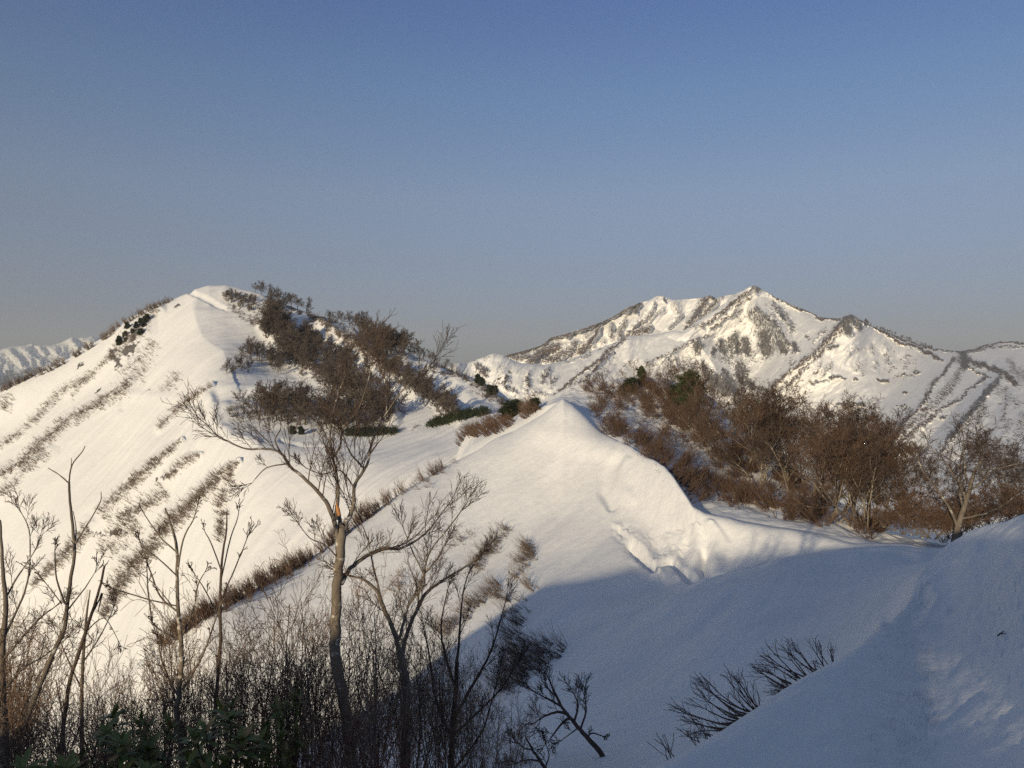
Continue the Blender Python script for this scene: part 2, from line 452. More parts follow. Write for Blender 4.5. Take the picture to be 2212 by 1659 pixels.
# --- H: the scrub hump in the lee of the ridge
CREST_A = [(563, 397.6, 75), (573, 404, 73.8), (583, 413, 72), (592, 421, 70.5), (602, 429.5, 69), (618, 439, 66), (633, 446, 62.5), (645, 457, 59.5), (665, 471.5, 55), (682, 491.5, 51), (695, 509.5, 48.8), (706, 514.5, 48), (760, 521.5, 46), (815, 530, 43), (870, 540, 40), (930, 547, 37), (1024, 562, 34), (1424, 605, 30)]
H = Layer([
    [(448, 540, 84), (470, 490, 83), (520, 450, 81)] + [(x, y + 16, d + 0.3) for x, y, d in CREST_A],
    [(448, 520, 92), (456, 475, 92), (463, 455, 92), (474, 444, 92), (520, 422, 86), (545, 406, 79)] + [(x, y + 3.2, d + 0.7) for x, y, d in CREST_A],
    [(448, 505, 105), (456, 462, 105), (463, 441, 105), (474, 431, 105), (520, 412, 98), (562, 396, 93), (602, 398, 90), (640, 415, 84), (690, 442, 76), (760, 477, 64), (830, 506, 54), (870, 530, 48), (930, 546, 45), (1024, 561, 42), (1424, 620, 36)],
    [(448, 500, 112), (456, 450, 112), (463, 433, 112), (470, 428, 112), (500, 415, 106), (545, 401, 100), (573, 386.5, 100), (600, 381, 100), (630, 379, 100), (660, 378, 98), (705, 393, 92), (740, 425, 84), (780, 460, 74), (820, 490, 63), (850, 510, 56), (880, 532, 50), (930, 546, 47), (1024, 561, 44), (1424, 620, 38)],
    [(420, 500, 130), (500, 460, 125), (573, 430, 118), (660, 425, 115), (740, 470, 100), (820, 540, 80), (930, 590, 62), (1424, 660, 50)],
    [(420, 640, 160), (573, 600, 160), (740, 640, 140), (930, 760, 90), (1424, 800, 80)],
], 448, 1424, 1.6, [14, 60, 80, 20, 6], [3, 1.5, 10, 5, 14, 20])
X, Y, Z = H.xyz()
H.dz += (0.5 * fbm(X / 3.5, Y / 5, 4, 12) + 0.25 * fbm(X / 1.1, Y / 1.6, 3, 15)) * (1 - sstep(3.2, 3.6, H.U)) * sstep(1.0, 1.5, H.U)
bm_ = 0.30 + 0.55 * sstep(-0.2, 0.35, fbm(H.PX / 22, H.PY / 16, 3, 6))
bm_ *= sstep(1.1, 1.7, H.U + (H.PX > 640) * 0.25)
H.attr['brush'] = np.clip(bm_ * 0.55, 0, 1)
H.bake('brush_hump', mat_snow_lee)

# --- B: the big hill on the left, its bench and its long left flank
B = Layer([
    [(-200, 1000, 150), (0, 860, 140), (120, 800, 120), (200, 760, 92), (320, 680, 92), (400, 570, 92), (445, 520, 96), (500, 500, 96), (560, 500, 100), (700, 560, 100)],
    [(-200, 900, 165), (0, 760, 155), (120, 700, 135), (200, 660, 108), (320, 600, 102), (400, 512, 100), (445, 478, 103), (500, 460, 104), (560, 460, 110), (700, 520, 110)],
    [(-200, 620, 205), (0, 545, 200), (112, 490, 185), (180, 450, 172), (215, 432, 162), (250, 442, 150), (290, 455, 142), (320, 459, 138), (400, 462, 122), (445, 460, 114), (480, 450, 110), (520, 440, 115), (700, 500, 120)],
    [(-200, 540, 218), (0, 470, 226), (112, 430, 214), (180, 420, 190), (215, 414, 172), (250, 426, 164), (300, 434, 160), (350, 436, 154), (400, 434, 150), (450, 426, 145), (480, 417, 142), (509, 414, 142), (560, 440, 140), (700, 490, 140)],
    [(-200, 500, 224), (0, 430, 240), (112, 385, 238), (180, 350, 232), (215, 335, 226), (260, 345, 224), (300, 365, 216), (350, 378, 205), (400, 388, 188), (450, 396, 174), (480, 402, 164), (509, 408, 158), (560, 436, 150), (700, 485, 150)],
    [(-200, 460, 235)] + [p + (d,) for p, d in zip(R1((0, 858), (150, 778), (300, 708), (420, 648), (550, 568), (700, 478), (800, 398), (940, 343), (1080, 283), (1160, 248), (1220, 213), (1300, 195), (1400, 193), (1500, 207), (1620, 229), (1700, 250)),
        (250, 253, 257, 259, 262, 265, 267, 270, 273, 274, 275, 276, 276, 274, 271, 268))] +
        [p + (d,) for p, d in zip(R2((700, 207), (830, 255), (900, 290), (1000, 305), (1100, 335), (1200, 425), (1300, 462), (1440, 492), (1560, 532), (1640, 562), (1740, 622), (1830, 692), (1920, 742), (2000, 792), (2060, 835)),
        (264, 258, 254, 249, 244, 236, 229, 222, 215, 210, 205, 200, 196, 192, 189))] + [(560, 432, 175), (700, 480, 170)],
    [(-200, 560, 270), (0, 490, 285), (112, 430, 300), (215, 390, 310), (300, 400, 300), (400, 430, 260), (509, 470, 225), (700, 540, 200)],
    [(-200, 800, 320), (0, 760, 340), (215, 640, 370), (400, 600, 320), (509, 600, 280), (700, 650, 260)],
], -200, 640, 1.0, [16, 90, 34, 80, 90, 22, 6], [16, 24, 8, 10, 22, 1.2, 14, 20])
X, Y, Z = B.xyz()
vis = sstep(0.3, 1.0, B.U) * (1 - sstep(5.0, 5.3, B.U))
bare = np.zeros_like(X); rock = np.zeros_like(X)
LEFT_BANDS = [   # bands of bare scrub: (strength, polyline, also planted with bent stems)
    (.85, R1((700, 630, 18), (560, 760, 20), (370, 870, 20), (250, 1000, 22), (130, 1120, 20), (0, 1195, 18))),
    (.55, R1((640, 700, 12), (500, 830, 12), (440, 900, 14))),
    (1.0, R1((800, 800, 20), (720, 880, 30), (560, 965, 32), (380, 1075, 32), (240, 1195, 36), (130, 1310, 30), (0, 1375, 26))),
    (.75, R1((300, 1230, 30), (170, 1335, 28), (60, 1455, 30), (0, 1500, 30))),
    (.55, R1((960, 540, 30), (900, 680, 50), (830, 790, 60), (720, 860, 40))),
    (.85, R1((1000, 350, 16), (930, 380, 24), (880, 470, 40), (760, 560, 34), (700, 640, 26))),
    (1.0, R1((1325, 815, 8), (1200, 900, 18), (1090, 985, 20), (990, 1085, 14))),
    (.6, R1((1100, 740, 26), (1090, 800, 36), (1000, 845, 18))),
    (1.0, R1((1135, 1165, 10), (1000, 1280, 24), (880, 1380, 30), (780, 1480, 34), (640, 1640, 36))),
    (.8, R1((1245, 1250, 12), (1140, 1310, 26), (1050, 1400, 20))),
    (1.0, R1((1492, 1295, 8), (1380, 1380, 26), (1270, 1480, 34), (1170, 1580, 40), (1080, 1670, 44))),
    (.6, R1((1450, 1370, 22), (1400, 1470, 40), (1370, 1580, 30))),
    (.6, R1((1040, 1480, 40), (900, 1570, 44), (740, 1640, 40))),
    (.7, R1((60, 870, 40), (20, 980, 45))),
    (.95, R5((560, 170, 34), (400, 355, 34), (290, 450, 24), (200, 530, 12))),
    (.95, R5((1060, 120, 50), (950, 300, 40), (800, 430, 50), (720, 590, 40), (640, 720, 30))),
    (.7, R5((1390, 60, 26), (1370, 260, 24))),
    (.6, R5((860, 120, 60), (740, 220, 70), (640, 330, 40))),
    (.5, R5((1200, 370, 22), (1330, 430, 14))),
]
for a, pts in LEFT_BANDS:
    bare = np.maximum(bare, a * stroke(B.WX, B.WY, pts, 1.9))
for a, pts in ((.7, R1((0, 866, 10), (420, 656, 12), (700, 487, 14), (940, 352, 12), (1060, 300, 8))),
               (1.0, R2((300, 180, 30), (420, 260, 45), (560, 330, 40), (700, 480, 70), (850, 600, 80), (1050, 740, 80), (1250, 850, 60), (1330, 940, 50))),
               (1.0, R2((560, 160, 30), (800, 230, 30), (900, 310, 40), (1070, 420, 50), (1250, 540, 60), (1400, 690, 60), (1600, 830, 50), (1740, 930, 40))),
               (.9, R2((1580, 570, 20), (1750, 650, 30), (1900, 780, 40), (2050, 870, 30))),
               (.5, R2((300, 640, 30), (480, 560, 60), (640, 600, 60))),
               (.35, R2((320, 900, 50), (600, 900, 60), (900, 960, 60), (1300, 980, 50))),
               (.7, R2((700, 1030, 16), (1100, 1040, 20), (1500, 1010, 20), (1950, 920, 14)))):
    bare = np.maximum(bare, a * stroke(B.WX, B.WY, pts, 1.9))
for a, pts in ((1, R1((830, 590, 20), (790, 630, 22))), (.62, R1((930, 400, 26), (870, 480, 44), (800, 570, 36), (720, 640, 26))), (.5, R1((860, 640, 30), (820, 720, 30))), (1, R1((480, 700, 8), (510, 685, 10), (520, 675, 5))), (1, R1((900, 862, 6), (935, 855, 8))),
               (.9, R1((1095, 335, 10), (1110, 330, 8))), (.9, R1((985, 1395, 10), (1040, 1400, 10))), (.9, R1((600, 845, 10), (625, 835, 6))),
               (.9, R5((700, 200, 16), (790, 190, 14))), (.9, R5((590, 240, 8), (625, 240, 8))), (.9, R5((720, 255, 8), (740, 255, 6))), (.9, R1((700, 640, 30), (740, 690, 20))),
               (.8, R2((1200, 600, 10), (1260, 640, 14))), (.8, R2((940, 330, 20), (1000, 370, 20)))):
    rock = np.maximum(rock, a * stroke(B.WX, B.WY, pts, 1.9))
B.attr['brush'] = bare * np.where(B.PX < 250, .8, 1.0); B.attr['rock'] = rock
# ribs carry the scrub, gullies the snow; drifted steps on the upper snowfield
rib = np.zeros_like(X)
for pts in ([p[:2] + (p[2] * 2.6,) for p in b[1]] for b in LEFT_BANDS if b[0] > .7):
    rib = np.maximum(rib, tent(B.PX, B.PY, pts))
B.dz += vis * (1.1 * rib + 0.9 * fbm(X / 16, Y / 22, 3, 41) + 0.42 * (0.5 - np.abs(2 * fbm((X * .75 - Y * .66) / 4.5, (X * .66 + Y * .75) / 22, 3, 43))) + 0.35 * bare * fbm(X / 2.2, Y / 2.8, 3, 44))
for pts, a in ((R1((1180, 235, 14), (1300, 265, 14), (1400, 300, 12)), -0.9),
               (R1((760, 860, 40), (870, 890, 34), (1000, 900, 34), (1250, 890, 36), (1400, 900, 34)), 0.5),
               (R1((770, 900, 20), (760, 960, 20)), -0.5),
               (R1((1320, 960, 34), (1340, 1050, 34), (1450, 1130, 30), (1600, 1170, 20)), 0.6),
               (R2((640, 1080, 10), (800, 1120, 10), (900, 1125, 8)), -0.5),
               (R2((260, 800, 40), (420, 790, 40), (560, 830, 40)), -1.5),
               (R2((560, 330, 50), (850, 600, 70), (1250, 850, 60), (1340, 950, 40)), 2.6),
               (R2((830, 360, 50), (1000, 470, 55), (1250, 660, 50), (1450, 840, 40)), -1.4),
               (R2((900, 310, 40), (1250, 540, 50), (1400, 690, 50), (1740, 930, 40)), 2.4),
               (R2((1480, 540, 40), (1640, 700, 50), (1800, 860, 40)), -1.4),
               (R2((1750, 650, 40), (2050, 870, 30)), 1.5)):
    B.dz += vis * 0.75 * a * swell(B.PX, B.PY, pts)
B.dz -= vis * 2.6 * fold(B.PX, B.PY, R1((1195, 245), (1210, 400), (1262, 520), (1390, 610), (1425, 690)), 60)
B.bake('hill', mat_snow_left)

# --- S: the high ridge behind, left of the summit
sky_s = R3((380, 575), (460, 551), (600, 516), (680, 491), (740, 441), (850, 411), (950, 381), (1050, 346), (1130, 311), (1200, 262), (1300, 221), (1350, 211), (1400, 181), (1440, 183), (1500, 206), (1600, 201), (1690, 191), (1730, 176), (1770, 196), (1820, 181), (1880, 173), (1930, 150), (2000, 150), (2200, 320))
S = Layer([
    [(420, 420, 1350), (560, 400, 1400), (640, 360, 1450), (760, 340, 1500), (800, 380, 1500)],
    [(420, 390, 1480), (540, 366, 1560), (600, 350, 1580), (660, 326, 1600), (760, 310, 1580), (800, 350, 1600)],
    [(420, 372, 1640)] + [p + (1660,) for p in sky_s] + [(800, 330, 1640)],
    [(420, 440, 1800), (800, 400, 1800)],
    [(420, 800, 2300), (800, 800, 2300)],
], 460, 790, 0.8, [90, 90, 10, 4], [10, 16, 0.6, 10, 10], 2.0)
X, Y, Z = S.xyz()
sb = np.zeros_like(X); sr = np.zeros_like(X)
for a, pts in ((.8, R3((500, 565, 14), (640, 565, 25), (800, 585, 20))), (.95, R3((620, 585, 35), (700, 535, 40), (770, 500, 35))), (.75, R3((780, 565, 40), (870, 520, 40), (900, 470, 14))),
               (.9, R3((1045, 375, 10), (985, 470, 16), (930, 530, 26))), (.7, R3((1115, 360, 12), (1120, 440, 14))), (.9, R3((850, 420, 14), (848, 440, 12))),
               (.95, R3((440, 562, 10), (600, 522, 9), (680, 498, 10), (740, 448, 9), (850, 418, 8), (950, 388, 7), (1130, 318, 8), (1200, 270, 9), (1300, 228, 8))),
               (.7, R3((1200, 340, 15), (1170, 410, 20), (1180, 450, 34))), (.85, R3((1260, 410, 30), (1330, 400, 20), (1365, 370, 10))),
               (.65, R3((1390, 230, 8), (1340, 310, 12), (1210, 425, 12))), (.45, R3((1510, 230, 25), (1530, 275, 22))), (.85, R3((1700, 200, 22), (1650, 290, 26), (1600, 345, 16))),
               (.8, R3((1770, 210, 8), (1660, 320, 9), (1570, 395, 9))), (.6, R3((1810, 190, 8), (1710, 290, 10))), (.6, R3((1560, 300, 10), (1480, 380, 10))), (.5, R3((1440, 260, 8), (1310, 380, 8))),
               (.5, R3((1000, 420, 20), (960, 440, 20))), (.5, R3((1070, 460, 16), (1060, 480, 20))), (.6, R3((880, 480, 24), (1000, 490, 20))), (.5, R3((1890, 180, 7), (1760, 310, 8)))):
    sb = np.maximum(sb, a * stroke(S.WX, S.WY, pts, 1.9))
for a, pts in ((1, R3((1285, 235, 14), (1268, 285, 12))), (1, R3((1450, 195, 8), (1455, 215, 6))), (.9, R3((1730, 182, 18), (1750, 195, 10))), (.9, R3((1660, 270, 14), (1630, 310, 12))), (.8, R3((690, 560, 20), (650, 590, 14)))):
    sr = np.maximum(sr, a * stroke(S.WX, S.WY, pts, 1.9))
S.D *= 1 - 0.022 * np.maximum(sb, sr) + 0.012 * (0.5 - np.abs(2 * fbm((S.PX + S.PY) / 18, (S.PY - S.PX) / 60, 4, 51))) * (S.U < 1.9)
S.attr['brush'] = sb; S.attr['rock'] = sr
S.bake('ridge_mountain', mat_snow_far)

# --- C: the summit, its cliffs and the spurs to the right
crest_c = [(380, 400, 1150)] + [p + (d,) for p, d in zip(R3((150, 597), (220, 601), (290, 574), (380, 541), (450, 556), (520, 588), (560, 600), (700, 611), (850, 581), (950, 541), (1060, 501), (1180, 455), (1230, 431), (1300, 427), (1400, 421), (1500, 397), (1560, 402), (1660, 335), (1790, 255), (1900, 172)),
    (1200, 1240, 1240, 1240, 1250, 1260, 1270, 1300, 1340, 1370, 1390, 1400, 1400, 1400, 1405, 1410, 1415, 1425, 1440, 1450))] + \
    [p + (d,) for p, d in zip(R4((500, 126), (525, 118), (548, 119), (600, 151), (700, 206), (800, 246), (900, 291), (980, 319), (1060, 321), (1100, 306), (1140, 296), (1180, 316), (1230, 351), (1330, 396), (1450, 441), (1550, 476), (1650, 506), (1750, 521), (1820, 526), (1900, 506), (2000, 476), (2080, 461), (2212, 466)),
    (1452, 1455, 1450, 1440, 1420, 1400, 1385, 1370, 1310, 1280, 1265, 1270, 1300, 1330, 1360, 1380, 1400, 1420, 1440, 1480, 1500, 1500, 1500))] + [(1100, 352, 1500), (1250, 380, 1500)]
C = Layer([
    [(380, 540, 620), (560, 500, 760), (700, 500, 820), (890, 600, 560), (960, 600, 420), (1100, 600, 360), (1250, 600, 330)],
    [(380, 470, 850), (470, 424, 1080), (520, 418, 1110), (600, 402, 1150), (680, 398, 1180), (755, 398, 1210), (820, 412, 1080), (890, 444, 900), (960, 470, 640), (1024, 490, 540), (1250, 520, 500)],
    [(380, 430, 980), (470, 388, 1170), (520, 388, 1180), (600, 372, 1235), (680, 366, 1270), (755, 347, 1320), (800, 370, 1170), (850, 366, 1120), (900, 382, 1110), (950, 394, 1000), (1000, 398, 900), (1024, 404, 860), (1250, 440, 800)],
    [(x, y, d if x > 955 else 1170 + (d - 1170) * .80) for x, y, d in crest_c],
    [(380, 470, 1350), (560, 420, 1500), (755, 350, 1560), (850, 380, 1450), (1000, 400, 1620), (1250, 440, 1620)],
    [(380, 800, 1700), (1250, 800, 1900)],
], 400, 1200, 0.8, [70, 170, 210, 12, 4], [16, 16, 12, 0.6, 14, 10], 2.8)
X, Y, Z = C.xyz()
cb = np.zeros_like(X); cr = np.zeros_like(X)
ROCKS = [(.62, R4((525, 290, 40), (600, 360, 70), (680, 450, 60), (700, 500, 40))), (1, R4((595, 430, 34), (610, 520, 40))), (1, R4((480, 465, 28), (482, 520, 34))), (.9, R4((415, 440, 24), (432, 520, 28))),
         (.9, R4((330, 480, 26), (342, 530, 24))), (.95, R4((180, 488, 26), (180, 515, 26))), (.9, R4((280, 515, 14), (272, 545, 12))), (1, R4((782, 485, 18), (786, 515, 18))), (.75, R4((380, 450, 14), (400, 560, 18))),
         (1, R4((700, 480, 30), (720, 520, 24))), (.8, R4((545, 255, 16), (640, 330, 14), (705, 420, 16), (742, 480, 16))), (.85, R4((435, 620, 34), (455, 680, 44), (500, 730, 30), (538, 752, 18))),
         (1, R4((215, 600, 10), (250, 680, 30), (310, 730, 60), (400, 765, 44))), (.9, R4((340, 640, 12), (400, 730, 16), (430, 790, 14))), (.5, R4((60, 620, 60), (160, 615, 44))), (.5, R4((350, 570, 30), (380, 600, 24))), (.4, R4((560, 560, 50), (470, 560, 40))),
         (.6, R4((650, 230, 22), (720, 310, 28), (770, 390, 20))), (.9, R4((700, 300, 12), (730, 340, 14))), (.8, R4((535, 122, 10), (548, 150, 16))),
         (.95, R4((1140, 302, 16), (1105, 350, 32), (1115, 405, 22))), (.8, R4((1150, 330, 34), (1195, 385, 20))), (.9, R4((1010, 503, 16), (1040, 495, 10))),
         (1, R4((1000, 690, 5), (1060, 687, 9), (1095, 698, 5))), (1, R4((1300, 706, 6), (1340, 713, 8), (1368, 712, 4))), (1, R4((1150, 856, 5), (1185, 861, 9), (1228, 860, 4))), (.9, R4((1110, 876, 6), (1145, 872, 4))), (.9, R4((1435, 672, 4), (1475, 664, 4))),
         (1, R4((1540, 652, 8), (1562, 662, 6))), (.9, R4((1160, 705, 8), (1172, 708, 6))), (1, R4((1466, 785, 7), (1478, 787, 6))), (.9, R4((1420, 870, 5), (1480, 855, 4))), (.8, R4((900, 722, 5), (990, 705, 5))), (.8, R4((1040, 850, 4), (1090, 850, 5))), (.8, R4((1690, 938, 5), (1730, 932, 5))),
         (1, R4((1830, 548, 22), (1835, 590, 34), (1850, 615, 20))), (.85, R4((2065, 690, 14), (1970, 790, 18), (1905, 880, 20), (1830, 965, 18), (1750, 1060, 20)))]
BRUSH = [(.85, R4((525, 128, 7), (440, 192, 12), (370, 252, 13), (300, 312, 10), (200, 375, 8))), (.7, R4((505, 185, 8), (420, 245, 11))), (.75, R4((445, 270, 8), (340, 335, 9), (270, 380, 9))), (.6, R4((330, 310, 8), (240, 350, 8), (110, 385, 10))),
         (.9, R4((560, 126, 6), (700, 214, 7), (850, 274, 8), (960, 324, 9), (1060, 328, 9))), (.85, R4((1100, 318, 16), (1000, 440, 20), (900, 540, 16), (740, 665, 13), (600, 795, 12))), (.7, R4((1070, 400, 14), (940, 540, 18), (830, 650, 14), (690, 770, 12))), (.6, R4((980, 390, 12), (900, 465, 10))),
         (.95, R4((1190, 328, 9), (1330, 402, 9), (1420, 458, 9), (1560, 508, 15), (1640, 552, 15), (1705, 582, 8))), (.9, R4((1240, 356, 6), (1450, 448, 8), (1650, 512, 8), (1820, 532, 10), (1900, 516, 10), (2000, 486, 9), (2090, 470, 9), (2212, 474, 8))), (.7, R4((1830, 545, 12), (1990, 502, 8), (2212, 496, 5))),
         (.5, R4((1360, 510, 24), (1362, 590, 34))), (.45, R4((1258, 500, 16), (1270, 530, 20))), (.45, R4((1185, 625, 40), (1200, 660, 24))), (.5, R4((1288, 600, 14), (1284, 635, 16))), (.5, R4((1480, 600, 16), (1470, 630, 18))), (.4, R4((1155, 515, 18), (1210, 500, 12))), (.4, R4((1110, 520, 20), (1120, 545, 16))), (.45, R4((945, 605, 10), (905, 665, 12))), (.5, R4((1010, 605, 10), (955, 675, 11))),
         (.5, R4((790, 770, 40), (850, 830, 50), (780, 850, 40))), (.5, R4((1270, 925, 22), (1285, 1000, 50))), (.7, R4((1240, 1050, 60), (1330, 1100, 70))), (.4, R4((1280, 830, 8), (1330, 900, 10))),
         (.85, R4((1785, 568, 12), (1722, 640, 14), (1640, 740, 17), (1600, 825, 14))), (.8, R4((1600, 830, 16), (1480, 950, 18), (1380, 1095, 26))), (.62, R4((1840, 620, 24), (1720, 790, 40), (1610, 890, 34), (1480, 1010, 34), (1390, 1110, 40))), (.8, R4((1970, 690, 9), (1800, 830, 12), (1680, 900, 14), (1540, 1020, 18), (1400, 1150, 30))),
         (.95, R4((1875, 588, 20), (1990, 622, 20), (2090, 662, 20), (2160, 725, 24))), (.9, R4((1862, 612, 7), (1920, 662, 8), (2005, 692, 8))), (.6, R4((2105, 760, 15), (2080, 960, 13))), (.5, R4((2205, 930, 26), (2160, 1040, 24))), (.6, R4((2120, 585, 22), (2145, 650, 40), (2212, 680, 50))), (.5, R4((2110, 970, 18), (2095, 1050, 20))), (.7, R4((1950, 880, 26), (1930, 960, 26))), (.5, R4((2030, 760, 40), (2180, 850, 30))),
         (.9, R3((1205, 455, 9), (1100, 512, 11), (1060, 562, 11), (900, 682, 9), (720, 832, 9))), (.85, R3((1130, 520, 7), (980, 682, 9), (840, 802, 9))), (.5, R3((960, 552, 10), (820, 600, 8))), (.7, R3((1340, 600, 8), (1500, 525, 8), (1640, 452, 8), (1740, 425, 6))), (.5, R3((1480, 620, 70), (1600, 640, 70))), (.7, R3((1050, 680, 40), (900, 740, 30))),
         (.35, R3((1400, 350, 8), (1520, 400, 6))), (.75, R3((270, 615, 17), (310, 660, 24), (350, 675, 12))), (.6, R3((460, 685, 17), (448, 745, 16), (480, 770, 14))), (.6, R3((605, 650, 12), (600, 750, 20), (590, 790, 14))), (.65, R3((725, 640, 16), (690, 720, 18))), (.5, R3((770, 690, 14), (740, 750, 14))), (.5, R3((510, 780, 14), (530, 800, 12))), (.4, R3((920, 655, 20), (900, 670, 14))), (.4, R3((380, 730, 8), (375, 745, 8))), (.5, R3((640, 790, 20), (720, 800, 14))),
         (.75, R4((1900, 1120, 90), (2050, 1200, 110), (2212, 1330, 120))), (.5, R4((2212, 1000, 60), (2212, 1150, 60))), (.75, R4((1500, 1150, 70), (1400, 1230, 60)))]
for a, pts in ROCKS: cr = np.maximum(cr, a * stroke(C.WX, C.WY, [(x, y, w * 1.15) for x, y, w in pts], 1.6))
for a, pts in BRUSH: cb = np.maximum(cb, a * stroke(C.WX, C.WY, pts, 1.9))
ribs = np.zeros_like(X)
for a, pts in ((.055, R4((1140, 296, 240), (1000, 440, 240), (900, 540, 220), (740, 660, 160), (600, 790, 120))), (.085, R4((1830, 540, 230), (1720, 640, 230), (1600, 825, 230), (1380, 1100, 160))), (.06, R4((2065, 680, 120), (1960, 800, 130), (1880, 900, 130), (1740, 1080, 130))),
               (.02, R4((1190, 328, 120), (1420, 458, 120), (1700, 580, 80))), (.035, R4((540, 250, 90), (640, 330, 100), (740, 480, 110))), (.03, R3((1180, 455, 170), (1060, 560, 160), (840, 790, 150))), (.03, R4((500, 130, 120), (370, 250, 130), (100, 420, 120))),
               (.02, R4((2160, 700, 150), (2100, 980, 130))), (.03, R4((180, 470, 90), (300, 640, 100), (420, 790, 90))), (.025, R3((1340, 600, 100), (1640, 452, 100)))):
    ribs = np.maximum(ribs, a * tent(C.PX, C.PY, pts))
front = 1 - sstep(2.93, 3.0, C.U)
C.D *= 1 - front * (ribs + 0.010 * cb + 0.018 * cr * (0.5 + fbm(C.PX / 5, C.PY / 14, 3, 61))) + front * (0.008 * fbm(C.PX / 30, C.PY / 20, 3, 71) + 0.0052 * (0.5 - np.abs(2 * fbm((C.PX + C.PY) / 15, (C.PY - C.PX) / 46, 4, 73))) + 0.0014 * (0.5 - np.abs(2 * fbm((C.PX + .4 * C.PY) / 5, (C.PY - .4 * C.PX) / 16, 3, 75))))
speck = sstep(.18, .42, fbm(C.PX / 5, C.PY / 4, 4, 91, .65)) * sstep(-.1, .3, fbm(C.PX / 50, C.PY / 40, 2, 93)) * .55
cb = np.maximum(cb, speck)
C.attr['brush'] = cb; C.attr['rock'] = cr
C.bake('mountain', mat_snow_far)

# --- R: the far range on the left, with the dark foothills in front of it
R_ = Layer([
    [(-500, 460, 3500), (300, 460, 3500)],
    [(-500, 395, 4300), (-100, 392, 4300), (0, 389, 4200), (30, 386, 4200), (60, 384, 4200), (300, 384, 4200)],
    [(-500, 378, 5000), (-60, 376, 5000), (0, 373, 5000), (40, 367, 5000), (60, 366, 5000), (300, 366, 5000)],
    [(-500, 349, 6500), (-200, 345, 6500), (-90, 350, 6500), (-30, 346, 6500)] + [p + (6500,) for p in RF((0, 570), (60, 540), (200, 508), (450, 488), (500, 468), (560, 455), (620, 472), (740, 482), (900, 484), (1060, 440), (1170, 382), (1265, 337), (1340, 370), (1430, 343), (1520, 350), (1600, 324), (1700, 350))] + [(130, 348, 6500), (220, 352, 6500), (300, 356, 6500)],
    [(-500, 400, 7500), (300, 400, 7500)],
    [(-500, 470, 9000), (300, 470, 9000)],
], -500, 300, 1.0, [30, 50, 90, 10, 4], [8, 2, 8, 0.5, 8, 8])
g = fbm((R_.PX - R_.PY * .9) / 9, (R_.PY + R_.PX * .3) / 40, 3, 81)
R_.D *= 1 + (0.05 * g + 0.03 * fbm(R_.PX / 4, R_.PY / 4, 3, 83)) * (1 - sstep(2.6, 3.0, R_.U)) * sstep(0.3, 1.2, R_.U)
R_.attr['brush'] = np.clip(sstep(2.35, 1.7, R_.U) * (0.55 + 1.2 * fbm(R_.PX / 9, R_.PY / 6, 3, 85)), 0, 1) * sstep(1.08, 1.2, R_.U)
R_.bake('far_range', mat_snow_range)

# --- the valley floor out to the horizon
n = 96
rad = [0, 300, 900, 2500, 6000, 14000, 30000]
V = [(0, 0, -420.0)]; Fq = []; Ft = []
for i, r in enumerate(rad[1:]):
    for k in range(n):
        a = 2 * math.pi * k / n
        V.append((r * math.cos(a), r * math.sin(a), -420.0))
for k in range(n):
    Ft.append((0, 1 + k, 1 + (k + 1) % n))
    for i in range(len(rad) - 2):
        a0, a1 = 1 + i * n, 1 + (i + 1) * n
        Fq.append((a0 + k, a1 + k, a1 + (k + 1) % n, a0 + (k + 1) % n))
link('ground', mesh_from('ground', V, [Ft, Fq]), mat_snow_range)['kind'] = 'structure'
# ------------------------------------------------------------------ wood: tapered, jointed stems
UP = Vector((0, 0, 1))
def rv(): return Vector((random.gauss(0, 1), random.gauss(0, 1), random.gauss(0, 1)))

class Wood:
    """Collects stems (points, radii) and turns them into one mesh of tapering tubes."""
    def __init__(self): self.by = {}
    def add(self, pts, rad, k=3):
        self.by.setdefault((len(pts), k), []).append((pts, rad))
    def mesh(self, name):
        Vs, Fs, base = [], [], 0
        for (n, k), items in self.by.items():
            P = np.array([[tuple(p) for p in it[0]] for it in items], dtype=float)
            R = np.array([it[1] for it in items], dtype=float)
            T = np.gradient(P, axis=1)
            T /= np.linalg.norm(T, axis=2, keepdims=True) + 1e-12
            ref = np.zeros_like(T); ax = np.abs(T[:, :1, :]).argmin(axis=2)[:, 0]
            ref[np.arange(len(P)), :, ax] = 1.0
            u = np.cross(T, ref); u /= np.linalg.norm(u, axis=2, keepdims=True) + 1e-12
            v = np.cross(T, u)
            a = np.arange(k) * 2 * math.pi / k
            ring = P[:, :, None, :] + R[:, :, None, None] * (np.cos(a)[None, None, :, None] * u[:, :, None, :] + np.sin(a)[None, None, :, None] * v[:, :, None, :])
            m = len(P)
            Vs.append(ring.reshape(-1, 3))
            idx = base + np.arange(m * n * k).reshape(m, n, k)
            nx = np.roll(idx, -1, axis=2)
            q = np.stack([idx[:, :-1], nx[:, :-1], nx[:, 1:], idx[:, 1:]], -1).reshape(-1, 4)
            Fs.append(q); base += m * n * k
        if not Vs: return mesh_from(name, np.zeros((3, 3)), np.array([[0, 1, 2]]))
        return mesh_from(name, np.concatenate(Vs), Fs)

